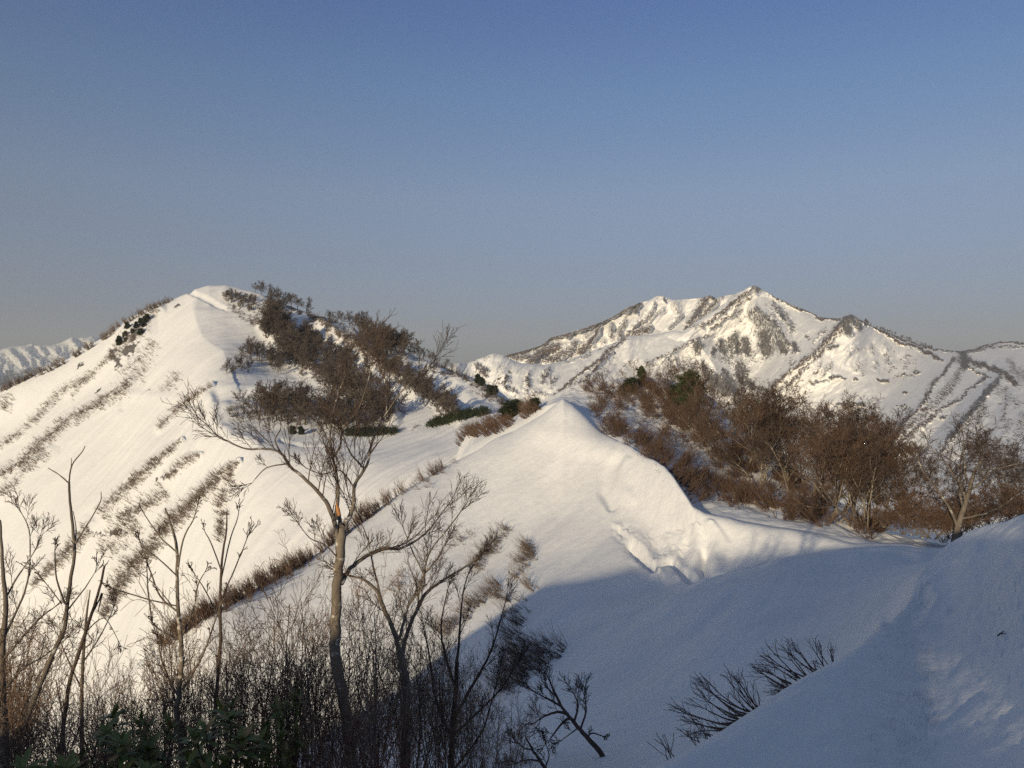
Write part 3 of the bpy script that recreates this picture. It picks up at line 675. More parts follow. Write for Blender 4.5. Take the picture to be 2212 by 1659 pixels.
def sprout(W, p, d, L, r, lev, P, k0=0):
    """Grow one stem and its side shoots; W is a list of Wood, one per kind of part (P['bin'][lev])."""
    n = P['seg'][lev]
    d = d.normalized(); step = L / n
    pts, dirs = [p.copy()], [d.copy()]
    for i in range(n):
        d = (d + rv() * P['wob'][lev] + UP * P['up'][lev]).normalized()
        pts.append(pts[-1] + d * step); dirs.append(d.copy())
    rt = max(r * P['tip'][lev], P['rmin'])
    rad = [r + (rt - r) * (i / n) ** 0.8 for i in range(n + 1)]
    W[P['bin'][lev]].add(pts, rad, P['k'][lev])
    if lev >= P['max']: return pts
    kids = P['kids'][lev]
    kids = max(1, int(round(kids * random.uniform(.8, 1.2))))
    az = random.uniform(0, 6.28)
    for j in range(kids):
        t = P['t0'][lev] + (1 - P['t0'][lev]) * (j + random.random()) / kids
        f = t * n; i = min(int(f), n - 1); f -= i
        q = pts[i].lerp(pts[i + 1], f); dd = dirs[i + 1]
        az += 2.4 + random.uniform(-.5, .5)
        side = dd.orthogonal().normalized()
        side.rotate(__import__('mathutils').Quaternion(dd, az))
        a = math.radians(P['ang'][lev]) * random.uniform(.65, 1.35)
        cd = dd * math.cos(a) + side * math.sin(a)
        cl = L * P['ratio'][lev] * (1.15 - P['fall'][lev] * t) * random.uniform(.7, 1.25)
        cr = max(min((r + (rt - r) * t) * P['rr'][lev], r * .8), P['rmin'])
        sprout(W, q, cd, cl, cr, lev + 1, P)
    return pts

# ------------------------------------------------------------------ bark, twig, leaf and needle materials
def bark_material(name, c1, c2, pale=None, scale=6.0, rough=0.85):
    m, nt, b = new_mat(name)
    tc = node(nt, 'ShaderNodeTexCoord').outputs['Object']
    f = noise_node(nt, tc, scale, 5, 0.65, (1, 1, 0.35))
    col = mixc(nt, mapr(nt, f, 0.35, 0.68), c1, c2)
    if pale:
        g = noise_node(nt, tc, scale * pale[1], 2, 0.5, (1, 1, 1.8))
        col = mixc(nt, mapr(nt, g, pale[2], pale[2] + 0.05), col, pale[0])
    nt.links.new(col, b.inputs['Base Color'])
    b.inputs['Roughness'].default_value = rough
    b.inputs['Specular IOR Level'].default_value = 0.25
    bp = node(nt, 'ShaderNodeBump'); bp.inputs['Strength'].default_value = 0.5; bp.inputs['Distance'].default_value = 0.01
    nt.links.new(f, bp.inputs['Height']); nt.links.new(bp.outputs[0], b.inputs['Normal'])
    return m
mat_bark = bark_material('bark_beech', (0.145, 0.118, 0.092), (0.235, 0.195, 0.155), ((0.55, 0.49, 0.43), 1.1, 0.61), 6.0)
mat_bark_pale = bark_material('bark_pale', (0.20, 0.165, 0.13), (0.32, 0.27, 0.215), ((0.45, 0.42, 0.36), 0.5, 0.62), 4.0)
mat_bark_old = bark_material('bark_grey', (0.12, 0.098, 0.08), (0.20, 0.165, 0.13), ((0.40, 0.38, 0.33), 0.5, 0.62), 4.0)
mat_twig = bark_material('twig_brown', (0.070, 0.047, 0.036), (0.125, 0.086, 0.064), None, 3.0)
mat_twig_warm = bark_material('twig_warm', (0.175, 0.110, 0.074), (0.29, 0.195, 0.135), None, 3.0)
mat_twig_dark = bark_material('twig_dark', (0.060, 0.043, 0.036), (0.115, 0.082, 0.066), None, 3.0)
mat_twig_red = bark_material('twig_red', (0.14, 0.055, 0.038), (0.22, 0.10, 0.07), None, 3.0)
mat_twig_far = bark_material('twig_far', (0.085, 0.068, 0.060), (0.145, 0.116, 0.100), None, 0.4)
mat_scrub = bark_material('scrub_twig', (0.108, 0.066, 0.046), (0.168, 0.108, 0.078), None, 0.5)
mat_scrub_grey = bark_material('scrub_grey', (0.145, 0.105, 0.076), (0.235, 0.175, 0.13), None, 0.3)
mat_wound = bark_material('split_wood', (0.55, 0.26, 0.10), (0.42, 0.18, 0.07), None, 12.0)

def leaf_material(name, c1, c2, scale, rough=0.45):
    m, nt, b = new_mat(name)
    tc = node(nt, 'ShaderNodeTexCoord').outputs['Object']
    col = mixc(nt, mapr(nt, noise_node(nt, tc, scale, 3), 0.3, 0.7), c1, c2)
    nt.links.new(col, b.inputs['Base Color'])
    b.inputs['Roughness'].default_value = rough
    return m
mat_leaf = leaf_material('leaf_evergreen', (0.085, 0.120, 0.028), (0.20, 0.20, 0.050), 9.0)
mat_leaf_old = leaf_material('leaf_withered', (0.28, 0.17, 0.06), (0.40, 0.27, 0.11), 12.0)
mat_needle = leaf_material('needles', (0.020, 0.032, 0.011), (0.052, 0.062, 0.020), 1.5, 0.7)
mat_needle_far = leaf_material('needles_far', (0.018, 0.028, 0.016), (0.04, 0.05, 0.026), 0.4, 0.7)

# ------------------------------------------------------------------ prototypes
def rooted(name, loc=(0, 0, 0)):
    o = bpy.data.objects.new(name, None)
    SC.collection.objects.link(o); o.location = loc
    o.empty_display_size = 0.2
    return o

def copy_thing(src, loc, rotz, scale, label=None, group=None, tilt=None):
    c = src.copy(); SC.collection.objects.link(c)
    for ch in src.children:
        d = ch.copy(); SC.collection.objects.link(d); d.parent = c
    c.location = loc; c.rotation_euler = (tilt[0] if tilt else 0, tilt[1] if tilt else 0, rotz)
    c.scale = scale if hasattr(scale, '__len__') else (scale,) * 3
    if label: c['label'] = label
    if group: c['group'] = group
    return c

class Kind:
    """A kind of plant with a few individual forms; put() places the form itself the first time and copies after that."""
    def __init__(self, forms): self.forms, self.used, self.n = forms, [False] * len(forms), 0
    def put(self, loc, rotz, scale, label, cat, group, form=None, tilt=None):
        i = (self.n if form is None else form) % len(self.forms); self.n += 1
        if not self.used[i]:
            self.used[i] = True
            o = self.forms[i]
            o.location = loc; o.rotation_euler = (tilt[0] if tilt else 0, tilt[1] if tilt else 0, rotz)
            o.scale = scale if hasattr(scale, '__len__') else (scale,) * 3
            for k in ('label', 'category', 'group'):
                if k in o: del o[k]
            return props(o, label, cat, group)
        o = copy_thing(self.forms[i], loc, rotz, scale, tilt=tilt)
        if 'group' in o: del o['group']
        return props(o, label, cat, group)
    def drop_unused(self):
        for o, u in zip(self.forms, self.used):
            if not u:
                for c in list(o.children): bpy.data.objects.remove(c)
                bpy.data.objects.remove(o)

def beech_form(name, height, P, spread=0.0, forks=1, bark=None, twig=None):
    """A bare tree one unit = one metre, standing at the origin: trunk and crown."""
    W = [Wood(), Wood()]
    for f in range(forks):
        d = Vector((random.gauss(0, .12 + spread), random.gauss(0, .12 + spread), 1))
        off = Vector((random.gauss(0, .12), random.gauss(0, .12), -0.4)) if forks > 1 else Vector((0, 0, -0.4))
        sprout(W, off, d, height * random.uniform(.78, 1.0) if forks > 1 else height * .86, P['r0'] * (1 if forks == 1 else .62), 0, P)
    root = rooted(name)
    link('trunk', W[0].mesh('trunk'), bark or mat_bark_old, root)
    link('crown', W[1].mesh('crown'), twig or mat_twig, root)
    return root

P_BEECH = dict(max=4, seg=[9, 7, 5, 4, 3], wob=[.10, .15, .17, .18, .2], up=[.05, .10, .09, .05, .02], tip=[.25, .25, .3, .4, .5], rmin=.008,
               bin=[0, 0, 1, 1, 1], k=[6, 5, 3, 3, 3], kids=[10, 8, 6, 4], t0=[.30, .25, .2, .15], ang=[42, 40, 38, 36], ratio=[.50, .48, .46, .5], fall=[.55, .5, .5, .4], rr=[.55, .55, .6, .7], r0=.13)
P_SMALL = dict(max=3, seg=[7, 5, 4, 3], wob=[.10, .16, .18, .2], up=[.05, .09, .08, .03], tip=[.3, .3, .4, .6], rmin=.022,
               bin=[0, 0, 1, 1], k=[5, 4, 3, 3], kids=[10, 7, 6], t0=[.30, .25, .2], ang=[44, 42, 40], ratio=[.48, .48, .5], fall=[.55, .5, .4], rr=[.6, .6, .7], r0=.13)
P_SPREAD = dict(P_BEECH, kids=[9, 9, 7, 5], ang=[55, 44, 40, 36], ratio=[.66, .5, .45, .5], t0=[.22, .25, .2, .15], up=[.03, .10, .08, .05, .02], r0=.22, wob=[.14, .17, .18, .18, .2])
P_SHRUB = dict(max=3, seg=[8, 6, 4, 3], wob=[.14, .20, .23, .25], up=[.05, .07, .06, .03], tip=[.35, .4, .5, .6], rmin=.0026,
               bin=[0, 1, 1, 1], k=[5, 3, 3, 3], kids=[9, 6, 4], t0=[.34, .2, .15], ang=[38, 40, 40], ratio=[.48, .48, .5], fall=[.5, .5, .4], rr=[.55, .55, .6], r0=.021)

def shrub_form(name, height, stems, fan, P, bark, twig):
    W = [Wood(), Wood()]
    for s in range(stems):
        a = random.uniform(0, 6.28)
        d = Vector((math.cos(a) * fan * random.random(), math.sin(a) * fan * random.random(), 1))
        sprout(W, Vector((math.cos(a) * .12, math.sin(a) * .12, -.15)), d, height * random.uniform(.6, 1.0), P['r0'] * random.uniform(.55, 1.1), 0, P)
    root = rooted(name)
    link('stems', W[0].mesh('stems'), bark, root)
    link('crown', W[1].mesh('crown'), twig, root)
    return root

def needle_tufts(V, Fq, c, size, n, rnd=1.0, flat=0.6):
    """Short crossed blades round a shoot tip."""
    for i in range(n):
        d = rv(); d.z = abs(d.z) * flat + .15; d.normalize()
        s = d.orthogonal().normalized() * size * .10
        p = c + rv() * size * .25 * rnd; q = p + d * size * random.uniform(.6, 1.1)
        b = len(V); V += [tuple(p - s), tuple(p + s), tuple(q + s * .5), tuple(q - s * .5)]
        Fq.append((b, b + 1, b + 2, b + 3))

def pine_form(name, height, width, tiers, mat=None, tuft=.30, t0=.18):
    W = Wood(); V, Fq = [], []
    d = Vector((random.gauss(0, .06), random.gauss(0, .06), 1)).normalized()
    pts = [Vector((0, 0, -.4)) + d * (height + .3) * t / 6 for t in range(7)]
    W.add(pts, [.10 * (1 - t / 7.5) * height / 4 for t in range(7)], 6)
    for i in range(tiers):
        t = t0 + (.98 - t0) * i / max(1, tiers - 1)
        for j in range(random.randint(4, 6)):
            a = random.uniform(0, 6.28); L = width * (.35 + .65 * math.sin(min(1, (1 - t) * 1.5 + .12) * 1.57)) * random.uniform(.55, 1.1)
            p = pts[0].lerp(pts[-1], t); dd = Vector((math.cos(a), math.sin(a), random.uniform(.0, .35)))
            bp = [p]
            for s in range(4):
                dd = (dd + rv() * .14 + UP * .05).normalized(); bp.append(bp[-1] + dd * L / 4)
            W.add(bp, [.03 * height / 4, .024 * height / 4, .018 * height / 4, .012 * height / 4, .008 * height / 4], 3)
            for q in bp[1:]:
                for s in range(5): needle_tufts(V, Fq, q + rv() * tuft * .55, tuft, 9)
    root = rooted(name)
    link('trunk', W.mesh('trunk'), mat_bark_old, root)
    link('foliage', mesh_from('foliage', V, np.array(Fq), False), mat or mat_needle, root)
    return root

def leaf_blades(V, Fq, p, axis, L, w, droop):
    """An oblong leaf folded a little along its rib: four quads in two rows."""
    axis = axis.normalized(); s = axis.cross(UP)
    if s.length < .1: s = Vector((1, 0, 0))
    s.normalize(); n = s.cross(axis)
    b = len(V); prof = [.12, .8, 1.0, .7, .05]
    for i, wd in enumerate(prof):
        t = i / 4
        c = p + axis * L * t - UP * droop * L * t * t
        V += [tuple(c - s * w * wd + n * w * wd * .25), tuple(c), tuple(c + s * w * wd + n * w * wd * .25)]
    for i in range(4):
        a = b + i * 3
        Fq += [(a, a + 1, a + 4, a + 3), (a + 1, a + 2, a + 5, a + 4)]

def evergreen_form(name, height, width, shoots, leaf=.15):
    W = Wood(); V, Fq, V2, F2 = [], [], [], []
    for i in range(shoots):
        a = random.uniform(0, 6.28); rr = width * math.sqrt(random.random())
        tip = Vector((math.cos(a) * rr, math.sin(a) * rr, height * random.uniform(.45, 1.0) * (1 - .25 * rr / width)))
        base = Vector((tip.x * .25, tip.y * .25, -.1))
        mid_ = base.lerp(tip, .5) + rv() * .05
        W.add([base, mid_, tip], [.011, .008, .005], 4)
        ax = (tip - mid_).normalized()
        for lv in range(2):
            n = random.randint(6, 9); c = tip - ax * lv * .07
            for j in range(n):
                aa = j * 6.28 / n + random.uniform(-.3, .3) + lv * .4
                sd = ax.orthogonal().normalized(); sd.rotate(__import__('mathutils').Quaternion(ax, aa))
                el = random.uniform(.25, 1.2) if lv == 0 else random.uniform(-.1, .6)
                old = random.random() < .09
                leaf_blades(V2 if old else V, F2 if old else Fq, c, sd + ax * el, leaf * random.uniform(.7, 1.15), leaf * .15, random.uniform(0, .35))
    root = rooted(name)
    link('stems', W.mesh('stems'), mat_twig, root)
    link('leaves', mesh_from('leaves', V, np.array(Fq)), mat_leaf, root)
    if F2: link('withered_leaves', mesh_from('withered_leaves', V2, np.array(F2)), mat_leaf_old, root)
    return root

# ------------------------------------------------------------------ plants drawn limb by limb
def smooth_path(pts, m):
    """Catmull-Rom through (Vector, radius) nodes, m pieces per span."""
    if len(pts) == 2: m = max(m, 2)
    out = []
    P = [pts[0]] + list(pts) + [pts[-1]]
    for i in range(1, len(P) - 2):
        p0, p1, p2, p3 = (P[i + k - 1][0] for k in range(4))
        for s in range(m):
            t = s / m
            q = 0.5 * ((2 * p1) + (p2 - p0) * t + (2 * p0 - 5 * p1 + 4 * p2 - p3) * t * t + (3 * p1 - p0 - 3 * p2 + p3) * t ** 3)
            out.append((q, P[i][1] + (P[i + 1][1] - P[i][1]) * t))
    out.append(pts[-1])
    return out

def drawn_plant(name, limbs, dist, P, base_extra=None, bark=None, twig=None, lean=0.5, spots=False, trunk_n=1, part='limb', k=8, slim_=1.0):
    """limbs: list of (nodes (px, py, half width px), far/near drift in metres along the limb, shoots per metre, shoot length).
    The first trunk_n limbs make the trunk; each later one is a limb of its own; all shoots share one mesh."""
    base = point(limbs[0][0][0][0], limbs[0][0][0][1], dist)
    root = rooted(name, base)
    trunk, shoots = Wood(), [Wood(), Wood()]
    grown = []                                  # points of limbs already drawn, to keep joints together in depth
    for li, (nodes, drift, dens, slen) in enumerate(limbs):
        d0 = dist
        if li and grown:
            near_ = min(grown, key=lambda g: (g[0] - nodes[0][0]) ** 2 + (g[1] - nodes[0][1]) ** 2)
            if (near_[0] - nodes[0][0]) ** 2 + (near_[1] - nodes[0][1]) ** 2 < 220: d0 = near_[2]
            else: d0 = dist + random.uniform(-.3, .3)
        if slim_ != 1 and li >= trunk_n: nodes = [(x, y, w * slim_) for x, y, w in nodes]
        n = len(nodes); path = []
        for i, (x, y, w) in enumerate(nodes):
            d = d0 + drift * i / (n - 1)
            path.append((point(x, y, d) - base, w / F * d)); grown.append((x, y, d))
        path = smooth_path(path, 4)
        for q in path[1:-1]: q[0].x += random.gauss(0, .15) * q[1]; q[0].z += random.gauss(0, .15) * q[1]
        pts, rad = [q[0] for q in path], [q[1] for q in path]
        if li < trunk_n: trunk.add(pts, rad, k)
        else:
            w = Wood(); w.add(pts, rad, max(5, k - 2))
            link(part, w.mesh(part), bark or mat_bark, root)
        length = sum((b - a).length for a, b in zip(pts[:-1], pts[1:]))
        m = int(length * dens)
        for j in range(m):
            t = (.12 if li else .5) + (1 - (.12 if li else .5)) * (j + random.random()) / max(m, 1)
            f = t * (len(pts) - 1); i = min(int(f), len(pts) - 2)
            q = pts[i].lerp(pts[i + 1], f - i); dd = (pts[i + 1] - pts[i]).normalized()
            side = dd.orthogonal().normalized(); side.rotate(__import__('mathutils').Quaternion(dd, random.uniform(0, 6.28)))
            cd = dd * .75 + side * .75 + UP * lean
            sprout(shoots, q, cd, slen * random.uniform(.5, 1.2) * (1.15 - .5 * t), max(min(rad[i] * .4, .0065), P['rmin']), P.get('start', 1), P)
        if dens > 0:                             # the limb runs out into its own end shoots
            for e in range(2):
                sprout(shoots, pts[-1], (pts[-1] - pts[-2]).normalized() + rv() * .25 * e, slen * .8, max(rad[-1], P['rmin']), P.get('start', 1), P)
    link('trunk', trunk.mesh('trunk'), bark or mat_bark, root)
    if shoots[1].by or shoots[0].by:
        for kk, vv in shoots[0].by.items(): shoots[1].by.setdefault(kk, []).extend(vv)
        link('crown', shoots[1].mesh('crown'), twig or mat_twig, root)
    return root

# ------------------------------------------------------------------ scrub pressed flat by the snow
def scrub(name, layer, strokes_, stems, length, radius, mat, label, rise=.35, umin=None, umax=None, side=3, fork=2, downhill=1.0, drift=(-.5, -.25), patch=9.0, gate=-.20, per=(3, 9)):
    W = Wood(); area = []
    for a, pts in strokes_:
        for p0, p1 in zip(pts[:-1], pts[1:]):
            area.append((a * math.hypot(p1[0] - p0[0], p1[1] - p0[1]) * (p0[2] + p1[2]) + 4, p0, p1))
    tot = sum(a[0] for a in area)
    for w_, p0, p1 in area:
        for j in range(max(1, int(stems / (.35 * sum(per)) * w_ / tot))):
            t = random.random()
            hw = p0[2] + (p1[2] - p0[2]) * t
            g = random.gauss(0, .40) if random.random() < .6 else random.uniform(-1.3, 1.3)
            nx, ny = -(p1[1] - p0[1]), p1[0] - p0[0]; nl = math.hypot(nx, ny) + 1e-6
            x, y = p0[0] + (p1[0] - p0[0]) * t + nx / nl * hw * g, p0[1] + (p1[1] - p0[1]) * t + ny / nl * hw * g
            h = layer.hit(x, y, umin, umax, 3)
            if h is None: continue
            if fbm(np.array([x / patch]), np.array([y / patch]), 2, 7)[0] < gate: continue
            C_, N_ = h
            dn = Vector((N_.x, N_.y, 0))
            dn = (dn.normalized() if dn.length > .02 else Vector((0, 0, 0))) * downhill + Vector((drift[0], drift[1], 0))
            dn.normalize(); across = Vector((-dn.y, dn.x, 0))
            m = random.randint(*per); big_ = random.uniform(.55, 1.35)
            for k in range(m):                       # one shrub: stems fanning from one foot, bent the way the snow slid
                fan = random.uniform(-.8, .8)
                P_ = C_ + across * random.gauss(0, .12) * length - UP * .05
                d = (dn + across * fan + UP * rise * random.uniform(.3, 1.7) + rv() * .12).normalized()
                L = length * big_ * random.uniform(.5, 1.1)
                q = [P_]
                for s in range(3):
                    d = (d + UP * .16 + rv() * .10).normalized(); q.append(q[-1] + d * L / 3)
                W.add(q, [radius, radius * .8, radius * .6, radius * .35], side)
                for f in range(fork):
                    i = random.randint(0, 2); b0 = q[i].lerp(q[i + 1], random.random())
                    e = ((q[i + 1] - q[i]).normalized() + rv() * .36).normalized()
                    W.add([b0, b0 + e * L * .26 + UP * L * .03, b0 + e * L * .46 + UP * L * .10], [radius * .6, radius * .5, radius * .3], side)
    o = link(name, W.mesh(name), mat)
    return props(o, label, None, None, 'stuff')
# ------------------------------------------------------------------ far and middle distance plants
def along(strokes_, n):
    """n random pixels scattered over polylines of (px, py, half width)."""
    out = []; segs = [(math.hypot(b[0] - a[0], b[1] - a[1]) * (a[2] + b[2]) + 1, a, b) for s in strokes_ for a, b in zip(s[:-1], s[1:])]
    tot = sum(s[0] for s in segs)
    for w, a, b in segs:
        k = n * w / tot
        for j in range(int(k) + (random.random() < k - int(k))):
            t = random.random(); hw = a[2] + (b[2] - a[2]) * t; g = random.uniform(-1, 1)
            nx, ny = -(b[1] - a[1]), b[0] - a[0]; nl = math.hypot(nx, ny) + 1e-6
            out.append((a[0] + (b[0] - a[0]) * t + nx / nl * hw * g, a[1] + (b[1] - a[1]) * t + ny / nl * hw * g))
    return out

# --- trees on the big hill
random.seed(21)
hill_tree = Kind([beech_form('hill_tree', 5.0, P_SMALL, .1, random.choice([1, 1, 2]), mat_twig_far, mat_twig_far) for i in range(6)])
GR_HILL = 'bare trees on the wooded flank of the big hill'
def hill_trees(strokes_, n, h0, h1, label, group, lift=0):
    for x, y in along(strokes_, n):
        h = B.hit(x, y) or B.hit(x, y + 2) or B.hit(x, y + 5)
        if h is None or h[0].y > 290: continue
        s = random.uniform(h0, h1) * 1.22 / 5.0
        hill_tree.put(h[0], random.uniform(0, 6.28), (s * random.uniform(.9, 1.25), s * random.uniform(.9, 1.25), s), label, 'tree', group)
hill_trees([R2((300, 190, 26), (390, 230, 40), (470, 260, 40))], 34, 1.5, 2.5, 'small bare tree in the thicket just right of the snow dome', 'bare trees beside the snow dome')
hill_trees([R2((1120, 380, 30), (1250, 470, 30), (1420, 540, 34)), R2((1180, 470, 20), (1330, 580, 24))], 44, 4.2, 6.2, 'tall bare tree in the dark row along the right ridge of the hill', 'tall row of trees on the right ridge')
hill_trees([R2((560, 390, 60), (660, 450, 85))], 34, 3.6, 5.8, 'bare grey-brown tree in the upper part of the dark wooded band', 'upper part of the wooded band on the big hill')
hill_trees([R2((660, 450, 85), (850, 620, 100))], 36, 3.6, 5.8, 'bare grey-brown tree in the middle of the dark wooded band', 'middle of the wooded band on the big hill')
hill_trees([R2((850, 620, 100), (1050, 740, 100), (1180, 830, 70))], 32, 3.6, 5.8, 'bare grey-brown tree in the lower part of the dark wooded band', 'lower part of the wooded band on the big hill')
hill_trees([R2((440, 560, 24), (520, 590, 40), (640, 640, 40))], 14, 3.2, 5.0, 'bare tree at the left edge of the dark wooded band', 'trees at the edge of the wooded band')
hill_trees([R2((480, 940, 30), (700, 960, 40), (800, 980, 40))], 18, 4.4, 7.2, 'bare tree in the left half of the blue shaded bowl', 'trees in the left half of the shaded bowl')
hill_trees([R2((820, 990, 40), (1150, 990, 40), (1330, 960, 40))], 20, 4.4, 7.2, 'bare tree in the right half of the blue shaded bowl above the green thicket', 'trees in the right half of the shaded bowl')
hill_trees([R2((290, 680, 16), (340, 640, 20), (420, 620, 20))], 8, 1.8, 2.8, 'low bare tree at the rim where the sunlit snowfield ends', 'low trees at the snowfield rim')
hill_trees([R2((1230, 590, 30), (1400, 720, 36), (1580, 850, 36), (1720, 940, 20))], 36, 2.6, 4.2, 'bare tree on the dark rib between the two snow strips', 'trees on the rib between the snow strips')
hill_trees([R2((560, 240, 30), (640, 290, 30), (600, 300, 30))], 12, 2.4, 4.0, 'bare tree around the small snow patch below the hilltop', 'trees around the small snow patch')
def crest_tree(x, h, label, group):
    i = int(round((x - B.px[0]) / (B.px[1] - B.px[0]))); r = int(np.argmin(B.QY[:, i] + (B.U[:, i] > 5.6) * 999 + (B.U[:, i] < 4.2) * 999))
    s = h / 5.0
    hill_tree.put((B.X[r, i], B.Y[r, i], B.Z[r, i] - .15), random.uniform(0, 6.28), (s * 1.25, s * 1.25, s), label, 'tree', group)
for x, h in ((255, 3.4), (262, 4.6), (267, 4.2), (275, 5.0), (281, 4.6), (286, 5.2), (292, 4.6), (297, 4.4), (306, 4.8), (310, 3.4)):
    crest_tree(x, h, 'rounded bare tree standing on the skyline near the top of the big hill', 'skyline trees near the hilltop')
for x, h in ((330, 3.2), (337, 4.4), (342, 3.8), (349, 4.6), (354, 3.6)):
    crest_tree(x, h, 'bare tree in the small skyline clump halfway down the right ridge of the hill', 'small skyline clump of bare trees')
for x, h in ((363, 3.8), (369, 4.6), (375, 5.0), (380, 4.4), (386, 5.0), (392, 4.6), (397, 4.8), (403, 4.2)):
    crest_tree(x, h, 'tall bare tree in the dark row along the right ridge of the hill', 'tall row of trees on the right ridge')
for x, h in ((417, 3.8), (424, 3.4), (431, 3.2), (438, 2.6), (445, 2.6), (452, 2.2)):
    crest_tree(x, h, 'small bare tree at the lower end of the ridge row', 'trees at the lower end of the ridge row')
hill_tree.drop_unused()

# --- stunted pines on the hill's left shoulder and at the edge of the bench
random.seed(31)
hill_pine = Kind([pine_form('hill_pine', 3.2, 1.5, 7, mat_needle_far, .55) for i in range(3)])
for x, y in along([R1((930, 400, 30), (860, 460, 44), (770, 540, 40), (720, 610, 20))], 15):
    h = B.hit(x, y)
    if h: hill_pine.put(h[0], random.uniform(0, 6.28), random.uniform(.28, .55), 'dark stunted pine on the rocky shoulder left of the snow dome', 'pine', 'stunted pines on the rocky shoulder')
for x, y in along([R2((1790, 660, 8), (1900, 760, 14), (1990, 810, 10))], 7):
    h = B.hit(x, y)
    if h: hill_pine.put(h[0], random.uniform(0, 6.28), random.uniform(.3, .55), 'dark pine on the lowest ridge before the notch', 'pine', 'pines on the lowest ridge')
for x, y in along([R2((700, 1020, 8), (790, 1045, 8))], 3):
    h = B.hit(x, y + 2)
    if h: hill_pine.put(h[0], random.uniform(0, 6.28), random.uniform(.3, .5), 'dark low pine at the left end of the green hedge on the bench', 'pine', 'low pines at the end of the hedge')
hill_pine.drop_unused()
for i, (pts, n, hgt, nm, lab) in enumerate((
        (R2((1050, 1045, 12), (1200, 1040, 18), (1350, 1035, 12)), 80, .62, 'dwarf_pine_thicket', 'dark green dwarf pine thicket along the far edge of the bench'),
        (R2((1560, 1000, 10), (1680, 960, 20), (1800, 930, 18), (1920, 910, 12)), 90, .62, 'dwarf_pine_thicket', 'sunlit olive green dwarf pines right of the bench'))):
    V, Fq = [], []
    for x, y in along([pts], n):
        h = B.hit(x, y) or B.hit(x, y + 4)
        if h is None: continue
        tall = random.uniform(.4, 1.5)
        for k in range(9): needle_tufts(V, Fq, h[0] + Vector((random.gauss(0, .4), random.gauss(0, .4), (k / 9) * hgt * 1.6 * tall)), .75 * (1.1 - k / 12), 5, flat=1.6)
    props(link(nm, mesh_from(nm, V, np.array(Fq), False), mat_needle_far if i == 0 else mat_needle), lab, None, None, 'stuff')

# --- tiny trees on the far ridges
random.seed(41)
P_TINY = dict(P_SMALL, rmin=.10, r0=.3, kids=[8, 5, 4])
def tiny():
    W = [Wood(), Wood()]; sprout(W, Vector((0, 0, -.5)), Vector((0, 0, 1)), 8, .3, 0, P_TINY)
    for k, v in W[1].by.items(): W[0].by.setdefault(k, []).extend(v)
    return link('ridge_tree', W[0].mesh('ridge_tree'), mat_twig_far)
ridge_tree = Kind([tiny() for i in range(4)])
for x, y in along([R4((1215, 335, 3), (1330, 388, 3), (1460, 438, 3), (1640, 500, 3))], 44):
    h = C.hit(x, y + 2)
    if h: ridge_tree.put(h[0], random.uniform(0, 6.28), random.uniform(.4, .8), 'tiny bare tree on the skyline right of the lesser pointed peak', 'tree', 'trees on the far right skyline')
for x, y in along([R3((270, 615, 16), (350, 670, 14)), R3((455, 690, 14), (470, 770, 14)), R3((600, 660, 12), (600, 770, 16)), R3((725, 650, 14), (690, 720, 18)), R3((770, 690, 12), (740, 740, 12)), R3((510, 780, 14), (530, 800, 10))], 46):
    h = C.hit(x, y)
    if h: ridge_tree.put(h[0], random.uniform(0, 6.28), random.uniform(.5, .85), 'tiny bare tree on the snowy slope behind the notch', 'tree', 'trees on the slope behind the notch')
ridge_tree.drop_unused()

# --- scrub on the hill, on its sunlit bands
random.seed(51)
scrub('scrub', B, [(a, [(x, y, w * 1.25) for x, y, w in p]) for a, p in LEFT_BANDS if a > .5], 9000, 1.2, .027, mat_scrub_grey, 'grey-brown bands of flattened scrub down the sunlit left flank of the hill', .5, drift=(-.8, -.15), fork=1, per=(1, 4), gate=-.32)
scrub('scrub', B, [(a, [(x, y, w * 1.05) for x, y, w in p]) for a, p in LEFT_BANDS if a > .5], 5200, .8, .026, mat_scrub_grey, 'short fine twigs between the flattened scrub of the sunlit left flank', .6, drift=(-.8, -.15), fork=0, per=(1, 2), gate=-9)
scrub('scrub', B, [(1, R2((480, 220, 40), (700, 480, 90), (1050, 740, 100), (1330, 940, 60))), (1, R2((800, 230, 30), (1070, 420, 50), (1400, 690, 60), (1740, 930, 40))), (1, R2((1580, 570, 20), (1900, 780, 40), (2050, 870, 30))), (.7, R2((320, 910, 40), (900, 960, 60), (1300, 980, 50))), (.8, R2((290, 640, 30), (480, 590, 50)))],
      5200, 1.4, .036, mat_twig_far, 'dark leafless scrub under the trees on the right flank of the hill', .8, drift=(.3, -.2))
scrub('scrub', B, [(1, R1((0, 862, 5), (420, 652, 6), (700, 482, 6), (940, 346, 7), (1080, 288, 4)))], 1200, 1.7, .045, mat_scrub_grey, 'thin fringe of scrub along the left skyline of the hill', 1.2, drift=(-.5, -.1))

